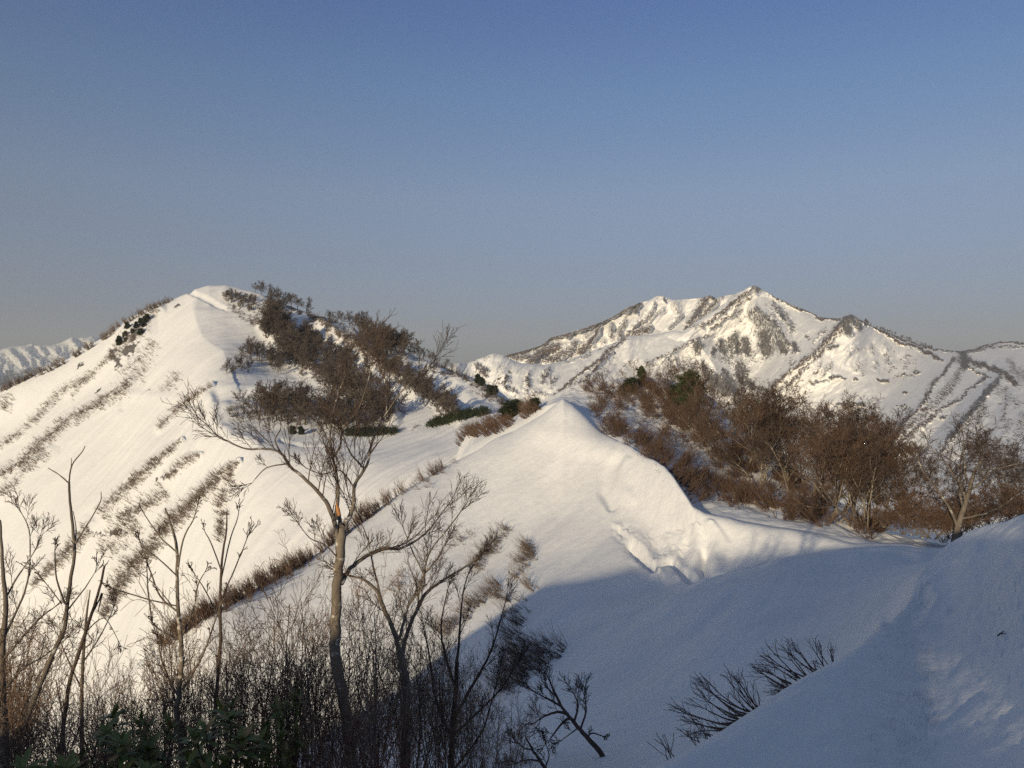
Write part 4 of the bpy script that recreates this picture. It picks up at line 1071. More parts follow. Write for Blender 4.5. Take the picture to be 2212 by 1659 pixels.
# --- the hump behind the ridge: scrub, trees, pines
random.seed(61)
HUMP = [(1, [(585, 392, 6), (640, 388, 10), (700, 404, 12)]), (1.1, [(600, 402, 10), (650, 405, 18), (700, 430, 22), (760, 470, 16)]), (.8, [(608, 424, 8), (650, 445, 14), (700, 480, 16), (760, 502, 10), (830, 520, 7)]),
        (.5, [(590, 404, 5), (640, 452, 8), (700, 500, 8)]), (.9, [(780, 470, 20), (830, 505, 12)]), (.9, [(860, 520, 12), (880, 532, 8)])]
scrub('scrub', H, HUMP, 9000, 1.2, .015, mat_scrub, 'reddish brown scrub combed flat over the hump right of the snow peak', .55, umin=1.0, fork=3, drift=(-.55, -.1))
scrub('scrub', H, [(1, [(455, 437, 5), (500, 424, 8), (540, 408, 7)]), (1, [(470, 440, 6), (510, 424, 8), (545, 410, 6)])], 1500, 1.2, .02, mat_scrub, 'reddish brown scrub on the low rise left of the snow peak', .5, umin=.9, fork=3, drift=(-.5, -.1))
ridge_scrub = scrub('scrub', A, [(1, R2((1660, 1205, 14), (1530, 1240, 20), (1400, 1310, 24), (1270, 1420, 28), (1150, 1530, 30), (1020, 1640, 30), (890, 1760, 28))), (1, R5((2000, 310, 40), (1850, 390, 44), (1700, 455, 48), (1500, 575, 54), (1300, 675, 60), (1000, 830, 60)))], 3600, .95, .012, mat_scrub, 'brown hedge of scrub along the lower left edge of the snow ridge', 1.3, umin=5.0, fork=3, drift=(-.4, .1), gate=-.16, per=(2, 8), patch=6.0)
scrub('scrub', A, [(.8, R6((1590, 165, 22), (1530, 260, 46), (1430, 340, 46), (1370, 420, 40))), (.9, R6((1700, 250, 34), (1745, 300, 50), (1690, 380, 46), (1650, 480, 26))), (.7, R6((1730, 490, 30), (1730, 560, 40))), (.7, R6((1560, 530, 50), (1440, 600, 50), (1320, 700, 40), (1190, 830, 40))),
                   (.5, R6((930, 440, 50), (900, 570, 36))), (.4, R6((1390, 210, 34), (1230, 270, 36))), (.3, R3((170, 1160, 24), (60, 1240, 40))), (.4, R2((1700, 1230, 30), (1560, 1300, 60), (1450, 1380, 60)))],
      1000, .9, .0095, mat_scrub_grey, 'sparse scrub poking out of the sunlit side of the snow ridge', .30, umin=4.0, fork=3, drift=(-.8, -.05), gate=-.34, per=(1, 5), patch=5.0)
scrub('scrub', A, [(.8, R6((1590, 590, 50), (1690, 660, 80), (1640, 780, 70), (1640, 880, 90))), (1.3, R6((1640, 880, 90), (1740, 990, 110), (1660, 1100, 110), (1580, 1190, 60))), (1.2, R6((1760, 960, 70), (1880, 890, 50), (1960, 900, 30))), (1.1, R6((1800, 1000, 70), (1930, 970, 50)))],
      800, 1.05, .0075, mat_twig_dark, 'dark clump of flattened scrub in the blue shade below the ridge', .22, umin=3.4, fork=3, drift=(-.9, .1))

random.seed(71)
beech = Kind([beech_form('beech_tree', 7.0, dict(P_BEECH, r0=.12), .15, f, bk, tw) for f, bk, tw in ((1, mat_bark_old, mat_scrub), (2, mat_bark_pale, mat_scrub), (2, mat_bark_old, mat_scrub), (3, mat_bark_pale, mat_twig), (1, mat_bark_old, mat_twig))])
GR_H = 'bare beeches crowded on the hump right of the snow peak'
def hump_beech(x, y, top, label='bare brown beech in the dense wood right of the snow peak', group=GR_H, form=None, wide_=1.0):
    h = H.hit(x, y, 0.9)
    if h is None: return
    s = (y - top) / F * h[0].y / 7.0
    beech.put(h[0], random.uniform(0, 6.28), (s * wide_, s * wide_, s), label, 'tree', group, form)
for x, y, top in ((688, 418, 366), (700, 432, 384), (716, 452, 394), (730, 450, 386), (745, 474, 388), (752, 470, 396), (768, 480, 398), (775, 462, 392), (790, 486, 398), (801, 478, 396), (812, 500, 404), (822, 492, 400),
                  (725, 468, 412), (760, 490, 420), (735, 440, 385), (705, 415, 380), (672, 402, 366), (660, 398, 362), (782, 470, 384), (795, 500, 424), (815, 470, 396), (840, 500, 410), (850, 510, 412), (775, 440, 386), (755, 440, 388), (805, 486, 390), (833, 508, 408), (848, 520, 418), (862, 526, 424), (872, 529, 428), (880, 531, 440), (866, 520, 416), (842, 512, 404)):
    lab = 'bare brown beech in the upper wood near the pines on the hump' if x < 728 else 'bare brown beech in the middle of the dense wood on the hump' if x < 800 else 'bare brown beech at the lower right end of the dense wood on the hump'
    hump_beech(x + random.uniform(-3, 3), y, top + random.uniform(-4, 4), lab, lab.replace('bare brown beech', 'bare beeches'), wide_=random.uniform(.9, 1.3))
for x, y, top, lab in ((831, 519, 432, 'slim pale beech trunk, left one of the group at the foot of the wood'), (838, 522, 440, 'slim pale beech close beside the forked beech'), (856, 527, 420, 'stout forked beech with pale trunk at the lower edge of the wood'),
                       (868, 531, 450, 'thin upright beech just right of the forked beech'), (813, 512, 430, 'slender beech left of the pale trunks, near the reddish scrub')):
    hump_beech(x, y, top, lab, None, wide_=1.1)
hump_beech(636, 384, 359, 'lone spreading tree on top of the hump against the snowy mountain', None, 1, 1.3)
random.seed(72)
big = beech_form('spreading_tree', 7.4, P_SPREAD, .1, 1, mat_bark_old, mat_twig)
hh = H.hit(953, 552, 0.6) or H.hit(950, 556)
big.location = hh[0] - UP * .1; s = (548 - 420) / F * hh[0].y / 7.4; big.scale = (s * 1.25, s * 1.25, s); big.rotation_euler = (0, 0, .6)
props(big, 'broad open-crowned tree rising above the shaded bank on the right', 'tree')
for x, d, hgt, lab in ((925, 47, 3.2, 'small bare tree left of the broad open-crowned tree'), (905, 50, 3.6, 'bare tree between the wood and the broad open-crowned tree'), (1003, 50, 3.6, 'bare tree at the right edge behind the shaded bank'), (1020, 47, 2.9, 'low bare tree half hidden by the shaded bank at the right edge'), (985, 60, 3.0, 'bare tree behind the broad open-crowned tree')):
    h = H.hit(x, 551, .5) or H.hit(x, 560, .3)
    q = point(x, 384 + 7.3 / d * F, d)
    beech.put(q, random.uniform(0, 6.28), (hgt / 6.2, hgt / 6.2, hgt / 7), lab, 'tree', None)
beech.drop_unused()
random.seed(73)
pine = Kind([pine_form('pine_tree', 4.2, 1.9, 9, mat_needle, .42), pine_form('pine_tree', 3.2, 1.7, 7, mat_needle, .42)])
for x, y, top, w, lab in ((690, 412, 381, 1.0, 'dark green pine among the bare beeches on the hump'), (630, 392, 378, 1.2, 'low dark pine under the lone tree on the hump'), (641, 386, 371, .7, 'small pointed pine beside the lone tree on the hump'),
                          (512, 418, 400, 1.5, 'broad dark pine at the foot of the notch left of the snow peak'), (534, 412, 401, 1.2, 'low pine just left of the snow peak'), (676, 400, 384, 1.1, 'pine half hidden in the scrub on the hump')):
    h = H.hit(x, y, .9)
    if h is None: continue
    hgt = (y - top) / F * h[0].y
    pine.put(h[0], random.uniform(0, 6.28), (hgt / 3.6 * w, hgt / 3.6 * w, hgt / 3.6), lab, 'pine', None)
pine.drop_unused()
random.seed(74)
lee_shrub = Kind([shrub_form('shrub', 2.4, 8, 1.1, dict(P_SHRUB, rmin=.009, r0=.03, kids=[7, 5, 3]), mat_bark_old, mat_scrub) for i in range(3)])
for x, d, hgt in [(884, 43, 1.6), (893, 42, 2.0), (903, 41, 2.2), (914, 41, 2.6), (924, 40, 2.3), (933, 40, 2.6), (943, 39, 2.4), (952, 40, 2.8), (962, 40, 2.4), (972, 41, 2.6), (985, 42, 2.6), (998, 42, 2.4), (1010, 43, 2.6), (1022, 43, 2.8), (940, 44, 3.0), (968, 45, 3.0), (1005, 47, 3.4), (915, 46, 2.8), (895, 46, 2.6), (876, 48, 2.0), (1030, 46, 3.2)]:
    q = point(x, 384 + 7.45 / d * F, d)
    lab = 'brown leafless shrub in the tangle between the wood and the spreading tree' if x < 935 else 'brown leafless shrub under the broad spreading tree' if x < 976 else 'brown leafless shrub right of the spreading tree, behind the shaded bank'
    lee_shrub.put(q, random.uniform(0, 6.28), (hgt / 2.4 * .95, hgt / 2.4 * .95, hgt / 2.4 * .72), lab, 'shrub', lab.replace('leafless shrub', 'shrubs'))
lee_shrub.drop_unused()
# ------------------------------------------------------------------ foreground
def ground(layer, px, d):
    i = int(np.clip(round((px - layer.px[0]) / (layer.px[1] - layer.px[0])), 0, len(layer.px) - 1))
    return Vector(((px - 512.0) / F * d, d, float(np.interp(d, layer.Y[:, i], layer.Z[:, i]))))

P_TWIG = dict(max=3, seg=[5, 6, 5, 4], wob=[.1, .085, .09, .11], up=[.04, .055, .05, .03], tip=[.4, .45, .5, .6], rmin=.0021,
              bin=[0, 1, 1, 1], k=[5, 4, 3, 3], kids=[8, 8, 4], t0=[.2, .15, .15], ang=[34, 31, 30], ratio=[.5, .52, .5], fall=[.5, .5, .4], rr=[.55, .6, .65], r0=.02, start=1)
P_BUD = dict(P_TWIG, kids=[3, 3, 2], rmin=.0036, ratio=[.6, .55, .5])

random.seed(101)
tree = drawn_plant('beech_tree', [
    ([(356, 800, 6.8), (350, 745, 5.9), (341, 690, 5.6), (335, 645, 5.5), (337, 595, 5.0), (339, 560, 4.8), (341, 536, 5.0), (343, 524, 3.6)], .0, 0, 0),
    ([(339, 540, 4.0), (334, 522, 3.4), (328, 505, 3.0), (318, 492, 2.5), (303, 477, 2.2), (290, 467, 2.0), (281, 453, 1.8), (267, 449, 1.6), (247, 449, 1.3), (231, 443, 1.1), (217, 435, .8), (210, 428, .5)], -.7, 7.0, .55),
    ([(336, 520, 3.2), (338, 492, 2.4), (336, 472, 2.2), (333, 458, 1.9), (330, 440, 1.5), (332, 419, 1.2), (338, 395, .9), (348, 370, .6)], .4, 5.5, .60),
    ([(333, 458, 1.8), (340, 446, 1.5), (344, 427, 1.2), (358, 410, .9), (366, 388, .6), (372, 366, .4)], -.4, 5.5, .58),
    ([(342, 532, 3.6), (340, 520, 3.0), (336, 505, 2.2)], .05, 0, 0),
    ([(344, 530, 4.0), (347, 521, 3.6), (353, 508, 3.0), (355, 485, 2.4), (367, 465, 2.0), (371, 446, 1.6), (377, 430, 1.4), (386, 414, 1.1), (401, 392, .8), (415, 379, .6), (429, 366, .4)], .6, 5.5, .6),
    ([(364, 468, 1.5), (354, 458, 1.3), (347, 446, 1.1), (341, 428, .8)], -.4, 8, .5),
    ([(354, 488, 1.4), (346, 476, 1.1), (338, 470, .9), (322, 474, .7), (306, 468, .5)], -.3, 5, .25),
    ([(282, 455, 1.4), (275, 440, 1.1), (281, 427, .8), (276, 410, .5)], .2, 5, .35),
    ([(286, 464, 1.1), (266, 468, .9), (252, 483, .5)], -.2, 4.5, .26),
    ([(386, 414, 1.0), (388, 390, .8), (380, 365, .5)], .3, 5, .35),
    ([(341, 584, 3.6), (347, 573, 3.2), (354, 565, 2.9), (370, 554, 2.6), (387, 548, 2.3), (399, 549, 1.9), (415, 541, 1.5), (428, 531, 1.2), (436, 521, .9), (447, 506, .6)], .9, 6, .5),
    ([(340, 560, 1.2), (325, 545, 1.0), (310, 538, .8), (297, 522, .5)], -.5, 5, .3),
], 9.0, P_TWIG, None, mat_bark, mat_twig, slim_=.70)
props(tree, 'tall bare beech with pale blotched bark and a freshly split limb in the foreground', 'tree')
w = Wood(); q0 = point(339.5, 516, 8.93) - tree.location; q1 = point(336, 502, 8.96) - tree.location
w.add([q0, q0.lerp(q1, .5), q1], [.020, .022, .005], 6)
link('split_wood', w.mesh('split_wood'), mat_wound, tree)

second = drawn_plant('young_beech', [
    ([(405, 800, 5.0), (405, 745, 4.8), (406, 694, 4.6), (402, 662, 4.2), (399, 650, 3.6)], 0, 0, 0),
    ([(401, 656, 3.2), (394, 632, 3.0), (383, 606, 2.6), (376, 590, 2.2), (364, 580, 1.7), (347, 575, 1.2)], -.5, 3.5, .35),
    ([(383, 606, 1.6), (378, 585, 1.4), (372, 560, 1.1), (368, 540, .8), (360, 520, .5)], .3, 4, .35),
    ([(402, 655, 3.0), (408, 630, 2.6), (418, 607, 2.4), (428, 591, 2.1), (447, 578, 1.6), (468, 565, 1.2), (480, 556, .8)], .7, 6.5, .45),
    ([(399, 640, 2.2), (404, 622, 2.0), (408, 606, 1.7), (424, 585, 1.4), (424, 572, 1.3), (431, 550, 1.1), (447, 530, .9), (461, 511, .6)], .4, 6.5, .45),
    ([(418, 607, 1.5), (421, 580, 1.2), (436, 560, 1.0), (445, 545, .6)], -.3, 4.5, .35),
    ([(424, 575, 1.0), (412, 550, .8), (404, 530, .5)], .2, 4.5, .35),
], 9.6, P_TWIG, None, mat_bark, mat_twig, slim_=.78)
props(second, 'young beech forking into wide arms right of the tall beech', 'tree')

def sapling(name, label, cat, dist, limbs, P=P_TWIG, bark=mat_twig, twig=mat_twig, tn=1):
    return props(drawn_plant(name, limbs, dist, P, None, bark, twig, trunk_n=tn, part='stem', slim_=.8), label, cat)

random.seed(111)
sapling('many_stemmed_tree', 'dark many-stemmed tree right of the young beech, before the shaded snow', 'tree', 10.5, [
    ([(450, 800, 3.2), (452, 745, 3.0), (455, 700, 2.4), (457, 662, 2.0)], 0, 0, 0),
    ([(457, 664, 2.0), (460, 627, 1.5), (462, 600, 1.1), (468, 575, .7), (480, 556, .4)], .3, 5, .36),
    ([(453, 720, 2.4), (470, 690, 1.9), (487, 660, 1.4), (497, 632, 1.0), (506, 600, .5)], -.4, 5, .36),
    ([(456, 690, 1.8), (445, 655, 1.4), (441, 626, 1.1), (447, 592, .6)], .4, 5, .34),
    ([(452, 740, 2.2), (436, 700, 1.6), (430, 660, 1.2), (424, 630, .6)], .2, 5, .34),
    ([(454, 735, 2.0), (474, 716, 1.5), (500, 690, 1.0), (517, 664, .5)], .5, 5, .34),
    ([(453, 770, 1.8), (480, 735, 1.3), (492, 700, .9), (500, 670, .5)], -.3, 5, .34),
], P_TWIG, mat_twig_dark, mat_twig_dark)
sapling('sapling', 'pale bare sapling with a few knobbly forks standing clear near the left edge', 'sapling', 8.2, [
    ([(26, 720, 2.6), (33, 702, 2.5), (53, 654, 2.3), (64, 630, 2.1), (67.5, 601, 1.9), (74.5, 554, 1.6), (73, 533, 1.5), (70, 501, 1.2), (69, 482, 1.1)], 0, 0, 0),
    ([(69, 483, 1.0), (58, 474, .8), (48, 468, .5)], .1, 0, .1), ([(69, 483, 1.1), (72, 465, .9), (82, 452, .7), (85, 446, .5)], -.1, 0, .1), ([(71, 468, .6), (71.5, 458, .4)], 0, 0, .1),
    ([(74.5, 545, 1.2), (85, 528, 1.0), (92, 517, .8), (100.5, 501, .7), (101, 492, .5)], -.2, 0, .1),
    ([(75, 544, .9), (76, 528, .7), (73, 511, .4)], .1, 0, .1),
    ([(65, 604, 1.3), (57, 580, 1.0), (55, 560, .8), (55, 548, .5)], -.2, 2, .14), ([(66, 612, 1.1), (85, 588, .8), (95, 572, .4)], .2, 4, .22), ([(62, 604, .8), (45, 582, .6), (36, 570, .4)], .1, 3, .18),
], P_BUD, mat_bark_old, mat_twig)
sapling('sapling', 'dark crooked sapling leaning right with a broken tip, near the left edge', 'sapling', 8.6, [
    ([(60, 760, 2.2), (68, 690, 2.0), (80, 650, 1.8), (92, 614, 1.6), (99, 590, 1.3), (104.5, 566, 1.1)], 0, 0, 0),
    ([(92, 614, 1.1), (99, 600, 1.0), (102, 594, 1.4), (98, 612, .5)], .1, 0, .1), ([(80, 650, .9), (92, 640, .7), (73, 620, .4)], .1, 3, .15), ([(104, 568, .6), (109, 560, .3)], .1, 0, .1), ([(86, 632, .8), (104, 618, .6), (118, 640, .4)], .1, 3, .16),
], P_BUD, mat_twig_dark, mat_twig_dark)
sapling('bare_tree', 'bare tree with pale stem cut by the left edge of the picture', 'tree', 8.4, [
    ([(6, 800, 4.6), (5, 740, 4.2), (2, 694, 3.8), (3, 650, 3.0), (5, 600, 2.2), (2, 560, 1.6), (0, 520, 1.0)], 0, 0, 0),
    ([(3, 640, 1.8), (16, 612, 1.5), (26, 588, 1.2), (30, 560, 1.0), (29, 530, .8), (22, 514, .5)], .3, 4, .30),
    ([(3, 660, 1.6), (20, 640, 1.3), (38, 620, 1.0), (56, 606, .6)], -.3, 5, .30), ([(5, 600, 1.3), (18, 576, 1.0), (34, 552, .7), (40, 536, .4)], .3, 5, .26),
    ([(4, 690, 1.6), (24, 668, 1.2), (44, 656, .9), (62, 642, .5)], .2, 5, .32),
], P_TWIG, mat_bark_old, mat_twig)
sapling('magnolia', 'bare budded magnolia with pale lower stem and many crossing branches', 'tree', 8.8, [
    ([(186, 800, 3.2), (181, 745, 3.2), (177, 715, 3.0), (180, 680, 2.6), (182, 655, 2.4), (179, 620, 2.1), (177, 590, 1.8), (177, 550, 1.6), (172, 528, 1.2), (165, 508, .8)], 0, 0, 0),
    ([(177, 552, 1.1), (163, 540, 1.0), (152, 526, .8), (143, 512, .5)], .2, 2.5, .14), ([(176, 575, 1.0), (160, 560, .9), (146, 549, .7), (139, 540, .4)], -.2, 2.5, .14), ([(178, 570, 1.2), (183, 540, 1.0), (193, 520, .8), (197, 508, .4)], .2, 2.5, .14),
    ([(178, 612, 1.4), (160, 596, 1.2), (150, 570, 1.0), (142, 548, .5)], .3, 2.5, .16), ([(178, 606, 1.0), (150, 600, .9), (124, 592, .8), (112, 588, .5)], -.3, 2.5, .14), ([(172, 606, .9), (156, 586, .8), (137, 570, .4)], .2, 2.5, .14),
    ([(180, 640, 1.3), (193, 610, 1.1), (198, 585, .9), (205, 572, .5)], -.2, 2.5, .16), ([(152, 622, 1.2), (148, 590, 1.0), (147, 570, .6)], .1, 2.5, .14),
    ([(177, 640, 1.2), (160, 630, 1.1), (152, 622, 1.0)], -.2, 2, .14), ([(182, 690, 1.6), (200, 660, 1.4), (212, 630, 1.0), (222, 600, .7)], .3, 3, .22), ([(180, 700, 1.6), (164, 668, 1.3), (158, 640, .8)], .2, 3, .22),
], P_BUD, mat_bark, mat_twig)
sapling('sapling', 'thin upright sapling with a few straight shoots between magnolia and tall beech', 'sapling', 9.2, [
    ([(205, 790, 2.2), (214, 720, 2.0), (220, 650, 1.7), (220, 606, 1.5), (222, 560, 1.2), (226, 533, .9), (227, 511, .5)], 0, 0, 0),
    ([(221, 580, .9), (230, 540, .8), (237, 520, .6), (239, 510, .4)], .1, 2, .14), ([(221, 570, .9), (212, 545, .8), (205, 532, .5)], -.1, 2, .14), ([(221, 600, 1.0), (236, 566, .8), (248, 536, .5)], .2, 3, .22), ([(220, 620, 1.0), (205, 590, .8), (196, 576, .4)], .1, 3, .2),
], P_BUD, mat_twig_dark, mat_twig_dark)
sapling('sapling', 'slender pale stem rising left of the magnolia through the thicket', 'sapling', 9.4, [
    ([(84, 800, 2.2), (82, 745, 2.0), (82, 700, 1.8), (83, 660, 1.6), (86, 620, 1.2), (90, 590, .6)], 0, 0, 0), ([(83, 662, 1.2), (98, 640, .9), (112, 612, .5)], .1, 4, .26), ([(82, 690, 1.2), (68, 660, .9), (58, 636, .5)], .1, 4, .26)], P_TWIG, mat_bark_old, mat_twig)

# --- trees and bushes bent over by the snow on the shaded slope
random.seed(121)
P_BENT = dict(P_TWIG, kids=[7, 6, 4], rmin=.004)
for nm, lab, d, limbs in (
    ('leaning_tree', 'dark leafless tree leaning left out of the blue shaded snow at the bottom edge', 13.5, [
        ([(622, 783, 3.2), (610, 765, 2.9), (597, 748, 2.6), (583, 733, 2.2), (572, 720, 1.8), (563, 709, 1.4), (556, 695, 1.2), (550, 682, .7), (546, 672, .4)], 0, 0, 0),
        ([(568, 714, 1.6), (558, 712, 1.3), (545, 716, 1.0), (536, 722, .5)], .4, 6, .50), ([(571, 718, 1.4), (563, 722, 1.1), (554, 734, .8), (548, 742, .4)], -.3, 6, .34), ([(562, 707, 1.2), (550, 700, 1.0), (538, 694, .5)], .3, 6, .5), ([(574, 722, 1.2), (578, 706, 1.0), (574, 694, .5)], -.3, 6, .45),
        ([(580, 730, 1.2), (586, 712, 1.0), (585, 698, .5)], .3, 5, .4), ([(594, 745, .9), (588, 738, .9), (592, 733, .8), (602, 736, .6)], .1, 3, .14), ([(578, 728, .8), (570, 734, .6), (562, 740, .4)], .1, 5, .2), ([(610, 765, .9), (598, 766, .7), (588, 770, .4)], .2, 5, .3), ([(557, 697, .9), (549, 690, .7), (543, 682, .4)], .2, 6, .45)]),
    ('leaning_tree', 'smaller dark twiggy tree leaning left beside the larger leaning tree', 12.5, [
        ([(556, 785, 2.0), (545, 768, 1.8), (536, 755, 1.4), (530, 745, 1.0), (525, 736, .5)], 0, 0, 0), ([(540, 761, 1.0), (528, 760, .8), (515, 764, .5)], .3, 6, .35), ([(533, 750, .9), (524, 748, .7), (518, 742, .4)], -.2, 6, .3), ([(545, 768, .9), (549, 756, .7), (546, 744, .4)], .2, 6, .25)])):
    o = drawn_plant(nm, limbs, d, P_BENT, None, mat_twig_dark, mat_twig_dark, lean=.25, part='limb')
    props(o, lab, 'tree')

def bent_bush(label, roots, tips, d, n, P=P_BENT):
    """Many stems that leave the snow along a line of root pixels and sweep to a fan of tip pixels."""
    limbs = []
    for j in range(n):
        t = (j + random.random()) / n
        f = t * (len(roots) - 1); i = min(int(f), len(roots) - 2); r = [roots[i][k] + (roots[i + 1][k] - roots[i][k]) * (f - i) for k in (0, 1)]
        u = min(max(t + random.uniform(-.16, .16), 0), 1)
        f = u * (len(tips) - 1); i = min(int(f), len(tips) - 2); e = [tips[i][k] + (tips[i + 1][k] - tips[i][k]) * (f - i) for k in (0, 1)]
        k = random.uniform(.7, 1.0); e = [r[0] + (e[0] - r[0]) * k, r[1] + (e[1] - r[1]) * k]
        m = [(r[0] + e[0]) / 2, (r[1] + e[1]) / 2 + random.uniform(1, 6)]
        r2 = [r[0] + (r[0] - m[0]) * .22, r[1] + (r[1] - m[1]) * .22 + 3]
        limbs.append(([(r2[0], r2[1], 1.35), (r[0], r[1], 1.2), (m[0], m[1], .85), (e[0], e[1], .4)], random.uniform(-.1, .5), 4.0, .24))
    o = drawn_plant('bent_bush', limbs, d, P, None, mat_twig_dark, mat_twig_dark, lean=.1, trunk_n=1, part='stem', k=5)
    return props(o, label, 'bush')
P_BENT2 = dict(P_TWIG, max=2, kids=[3, 3, 2], rmin=.0022, wob=[.1, .09, .11, .12], up=[.02, .02, .02, .02], ang=[24, 24, 24], ratio=[.6, .6, .6, .5])
random.seed(131)
bent_bush('dark leafless bush swept left, standing highest along the edge of the shaded bank', [(838, 672), (826, 684), (814, 693), (806, 695)], [(838, 664), (812, 652), (790, 650), (773, 662), (763, 668), (768, 682), (780, 696), (803, 699)], 8.9, 26, P_BENT2)
bent_bush('dark leafless bush swept left, lower down the edge of the shaded bank', [(765, 711), (758, 717), (746, 724), (735, 731)], [(742, 696), (733, 687), (718, 690), (706, 693), (692, 699), (684, 711), (688, 719), (695, 731), (708, 736)], 7.3, 15, P_BENT2)
bent_bush('few thin twigs low on the edge of the shaded bank', [(727, 734), (714, 742), (702, 748)], [(712, 738), (700, 742), (694, 747)], 6.2, 6, dict(P_BENT2, max=2))
bent_bush('two thin twigs between the two swept bushes', [(767, 708), (764, 710), (762, 712)], [(736, 690), (748, 688), (738, 706)], 7.5, 4, P_BENT2)
bent_bush('tiny sprig sticking out of the shaded snow near the bottom', [(680, 757), (676, 758), (671, 761)], [(672, 753), (668, 756), (664, 755)], 5.3, 4, dict(P_BENT2, max=1))
o = drawn_plant('fallen_twig', [([(997, 636, .5), (1000, 634, .8), (1004, 631, .4)], 0, 0, 0), ([(1000, 634, .5), (1006, 633, .3)], .01, 0, 0)], A.hit(1000, 636)[0].y - .03, P_TWIG, None, mat_twig_dark, mat_twig_dark, part='shoot')
props(o, 'small dark twig lying alone on the shaded bank', 'twig')

# --- the thicket
random.seed(141)
thicket = Kind([shrub_form('shrub', 3.0, n, f, dict(P_SHRUB, kids=[q * .8 for q in k]), a, b) for n, f, k, a, b in
                ((5, .45, [10, 7, 4], mat_twig, mat_twig_warm), (7, .5, [9, 6, 4], mat_twig_warm, mat_twig_warm), (4, .35, [11, 7, 4], mat_twig, mat_twig), (8, .6, [8, 6, 3], mat_twig_dark, mat_twig_warm), (6, .4, [10, 6, 4], mat_bark_old, mat_twig_warm))])
P_SLIM = dict(P_SHRUB, max=3, wob=[.07, .10, .12, .14], kids=[9, 5, 3], t0=[.35, .2, .15], ang=[36, 32, 32], ratio=[.34, .45, .5], r0=.022, rmin=.0026)
slim = Kind([shrub_form('thicket_sapling', 3.0, n, .18, P_SLIM, b, t) for n, b, t in ((1, mat_bark_old, mat_twig), (2, mat_bark_old, mat_twig_warm), (1, mat_twig, mat_twig), (2, mat_twig_dark, mat_twig_dark))])
red = Kind([shrub_form('red_twigged_shrub', 2.2, n, .5, dict(P_SHRUB, kids=[6, 4, 3], ang=[34, 36, 36]), mat_twig_red, mat_twig_red) for n in (5, 6)])
TOP = ([-60, 0, 30, 60, 90, 120, 160, 200, 230, 260, 300, 340, 380, 420, 460, 490, 515, 540], [600, 600, 622, 645, 650, 640, 640, 618, 600, 590, 584, 590, 600, 610, 640, 668, 710, 760])
ZONES = ((40, 'around the pale tree at the left edge'), (112, 'around the pale and the crooked sapling'), (200, 'around the foot of the magnolia'), (290, 'between the magnolia and the tall beech'), (375, 'around the foot of the tall beech'), (435, 'around the foot of the young forked beech'), (999, 'at its right end beside the shaded snow'))
for i in range(50):
    x = -50 + 575 * ((i * .618034) % 1.0)
    d = random.uniform(7.6, 12.5)
    g = ground(A, x, d)
    top = np.interp(x, *TOP) + abs(random.gauss(0, 34)) + (30 if i % 3 == 0 else 0)
    hgt = (384 - top) / F * d - g.z
    if hgt < .7: continue
    hgt = min(hgt, 5.2)
    thicket.put(g, random.uniform(0, 6.28), (hgt / 3.0 * random.uniform(.55, .8), hgt / 3.0 * random.uniform(.55, .8), hgt / 3.0 * 1.06), 'leafless thicket shrub ' + next(z for q, z in ZONES if x < q), 'shrub', 'shrubs of the thicket ' + next(z for q, z in ZONES if x < q))
for x, d, top in ((352, 7.4, 716), (375, 7.0, 722), (300, 7.2, 728), (400, 7.6, 734), (282, 7.8, 690), (258, 7.4, 726)):
    g = ground(A, x, d); hgt = (384 - top) / F * d - g.z
    red.put(g, random.uniform(0, 6.28), (hgt / 2.2 * .6, hgt / 2.2 * .6, hgt / 2.2), 'red-twigged shrub low in the thicket, ' + ('left of the tall beech' if x < 335 else 'right of the tall beech'), 'shrub', 'red-twigged shrubs ' + ('left of the tall beech' if x < 335 else 'right of the tall beech'))
for i in range(40):
    x = -20 + 540 * ((i * .618034 + .3) % 1.0)
    d = random.uniform(8.0, 12.0)
    g = ground(A, x, d)
    top = np.interp(x, *TOP) + random.uniform(-34, 26)
    hgt = (384 - top) / F * d - g.z
    if hgt < .9: continue
    where = next(z for q, z in ZONES if x < q)
    slim.put(g, random.uniform(0, 6.28), (hgt / 3.0 * .8, hgt / 3.0 * .8, hgt / 3.0 * 1.04), 'slim upright sapling in the thicket ' + where, 'sapling', 'slim saplings in the thicket ' + where)
thicket.drop_unused(); red.drop_unused(); slim.drop_unused()

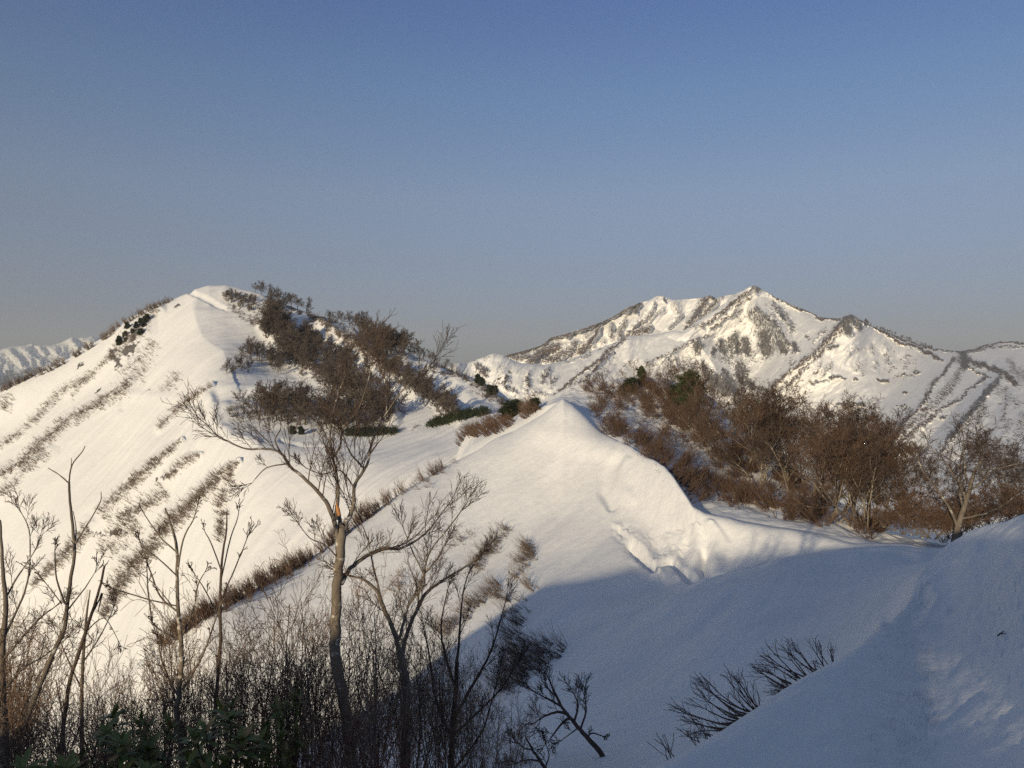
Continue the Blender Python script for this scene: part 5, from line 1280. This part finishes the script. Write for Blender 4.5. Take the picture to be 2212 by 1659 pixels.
# --- broad-leaved evergreens along the bottom edge
random.seed(151)
ever = Kind([evergreen_form('evergreen_shrub', 1.2, .38, n, .19) for n in (11, 14, 9)])
for x, top, d, s, w, lab in ((118, 710, 7.4, 1.0, 1.0, 'glossy broad-leaved evergreen shrub with withered tips, left of the magnolia stem'), (147, 702, 7.6, 1.0, .6, 'narrow evergreen shoot taller than its neighbour beside the magnolia stem'),
                             (143, 752, 6.9, 1.0, .9, 'low evergreen shrub in front of the narrow shoot'), (165, 756, 6.8, 1.0, 1.0, 'low evergreen shrub with one pale leaf at the bottom edge'), (218, 698, 7.2, 1.0, .95, 'large upright evergreen shrub standing clear right of the magnolia'),
                             (212, 760, 6.8, 1.0, .8, 'low evergreen shrub under the large upright one'), (287, 684, 7.8, 1.0, .6, 'thin evergreen sprig high in the thicket near the tall beech'), (277, 714, 7.4, 1.0, .5, 'withering evergreen sprig below the thin sprig'),
                             (60, 762, 6.8, 1.0, 1.0, 'dark wide evergreen shrub in deep shade at the bottom'), (22, 744, 6.9, 1.0, 1.1, 'dark brownish evergreen shrub in the bottom left corner'), (94, 764, 6.7, 1.0, 1.0, 'low dark evergreen shrub between the corner and the magnolia'), (242, 752, 7.3, 1.0, .7, 'small evergreen shrub right of the large upright one')):
    g = ground(A, x, d); hgt = (384 - (top - 12)) / F * d
    z = hgt - 1.25
    if z < g.z: z = g.z
    sc_ = (hgt - z) / 1.2
    # rooted in the snow: its stems reach down to the ground
    W = Wood(); W.add([Vector((0, 0, 0)), Vector((.04, .02, (z - g.z) * .5)), Vector((0, 0, z - g.z + .35))], [.016, .014, .01], 5)
    o = ever.put((g.x, g.y, z), random.uniform(0, 6.28), (w, w, sc_), lab, 'shrub', None)
    st = link('stem', W.mesh('stem'), mat_twig, o); st.location = (0, 0, -(z - g.z) / sc_); st.scale = (1, 1, 1 / sc_)
ever.drop_unused()

# --- unseen pines and shrubs added on the crest to dapple the bank with sun
random.seed(161)
sun_screen_shrub = Kind([shrub_form('shrub', 1.6, 6, .5, dict(P_SHRUB, rmin=.006, r0=.03, kids=[8, 5, 3]), mat_twig, mat_twig) for i in range(2)])
sun_screen_pine = Kind([pine_form('pine_tree', 2.4, .30, 6, mat_needle, .14, .68) for i in range(2)])
for x in (-4.75, -4.58, -4.42, -4.26, -4.1, -3.94, -3.78, -3.62):
    z = -.66
    sun_screen_pine.put((x, -9.3 + random.uniform(-.2, .2), z - .05), random.uniform(0, 6.28), (1, 1, 1.0), 'slender dark pine added unseen behind the camera to screen the sun', 'pine', 'added pines screening the sun behind the camera')
sun_screen_pine.drop_unused()
for x in (-4.4, -3.95):
    yy = -9 + random.uniform(-.4, .4)
    z = float(hill_height(np.array([x]), np.array([yy]))[0])
    sun_screen_shrub.put((x, yy, z - .05), random.uniform(0, 6.28), random.uniform(.22, .34), 'leafless shrub added unseen behind the camera to break up the sun', 'shrub', 'added shrubs breaking up the sun behind the camera')
sun_screen_shrub.drop_unused()
# ------------------------------------------------------------------ haze
me = bpy.data.meshes.new('haze')
x0, x1, y0, y1, z0, z1 = -12000., 12000., -3000., 10000., -421., 560.
vs = [(x, y, z) for z in (z0, z1) for x, y in ((x0, y0), (x1, y0), (x1, y1), (x0, y1))]
me.from_pydata(vs, [], [(3, 2, 1, 0), (4, 5, 6, 7), (0, 1, 5, 4), (1, 2, 6, 5), (2, 3, 7, 6), (3, 0, 4, 7)])
hz = bpy.data.materials.new('haze'); hz.use_nodes = True
hn = hz.node_tree; hn.nodes.clear()
ho = hn.nodes.new('ShaderNodeOutputMaterial'); hv = hn.nodes.new('ShaderNodeVolumePrincipled')
hv.inputs['Color'].default_value = (0.80, 0.86, 0.95, 1)
hv.inputs['Density'].default_value = 1.4e-4
hv.inputs['Anisotropy'].default_value = 0.0
hn.links.new(hv.outputs[0], ho.inputs['Volume'])
link('haze', me, hz)['kind'] = 'stuff'
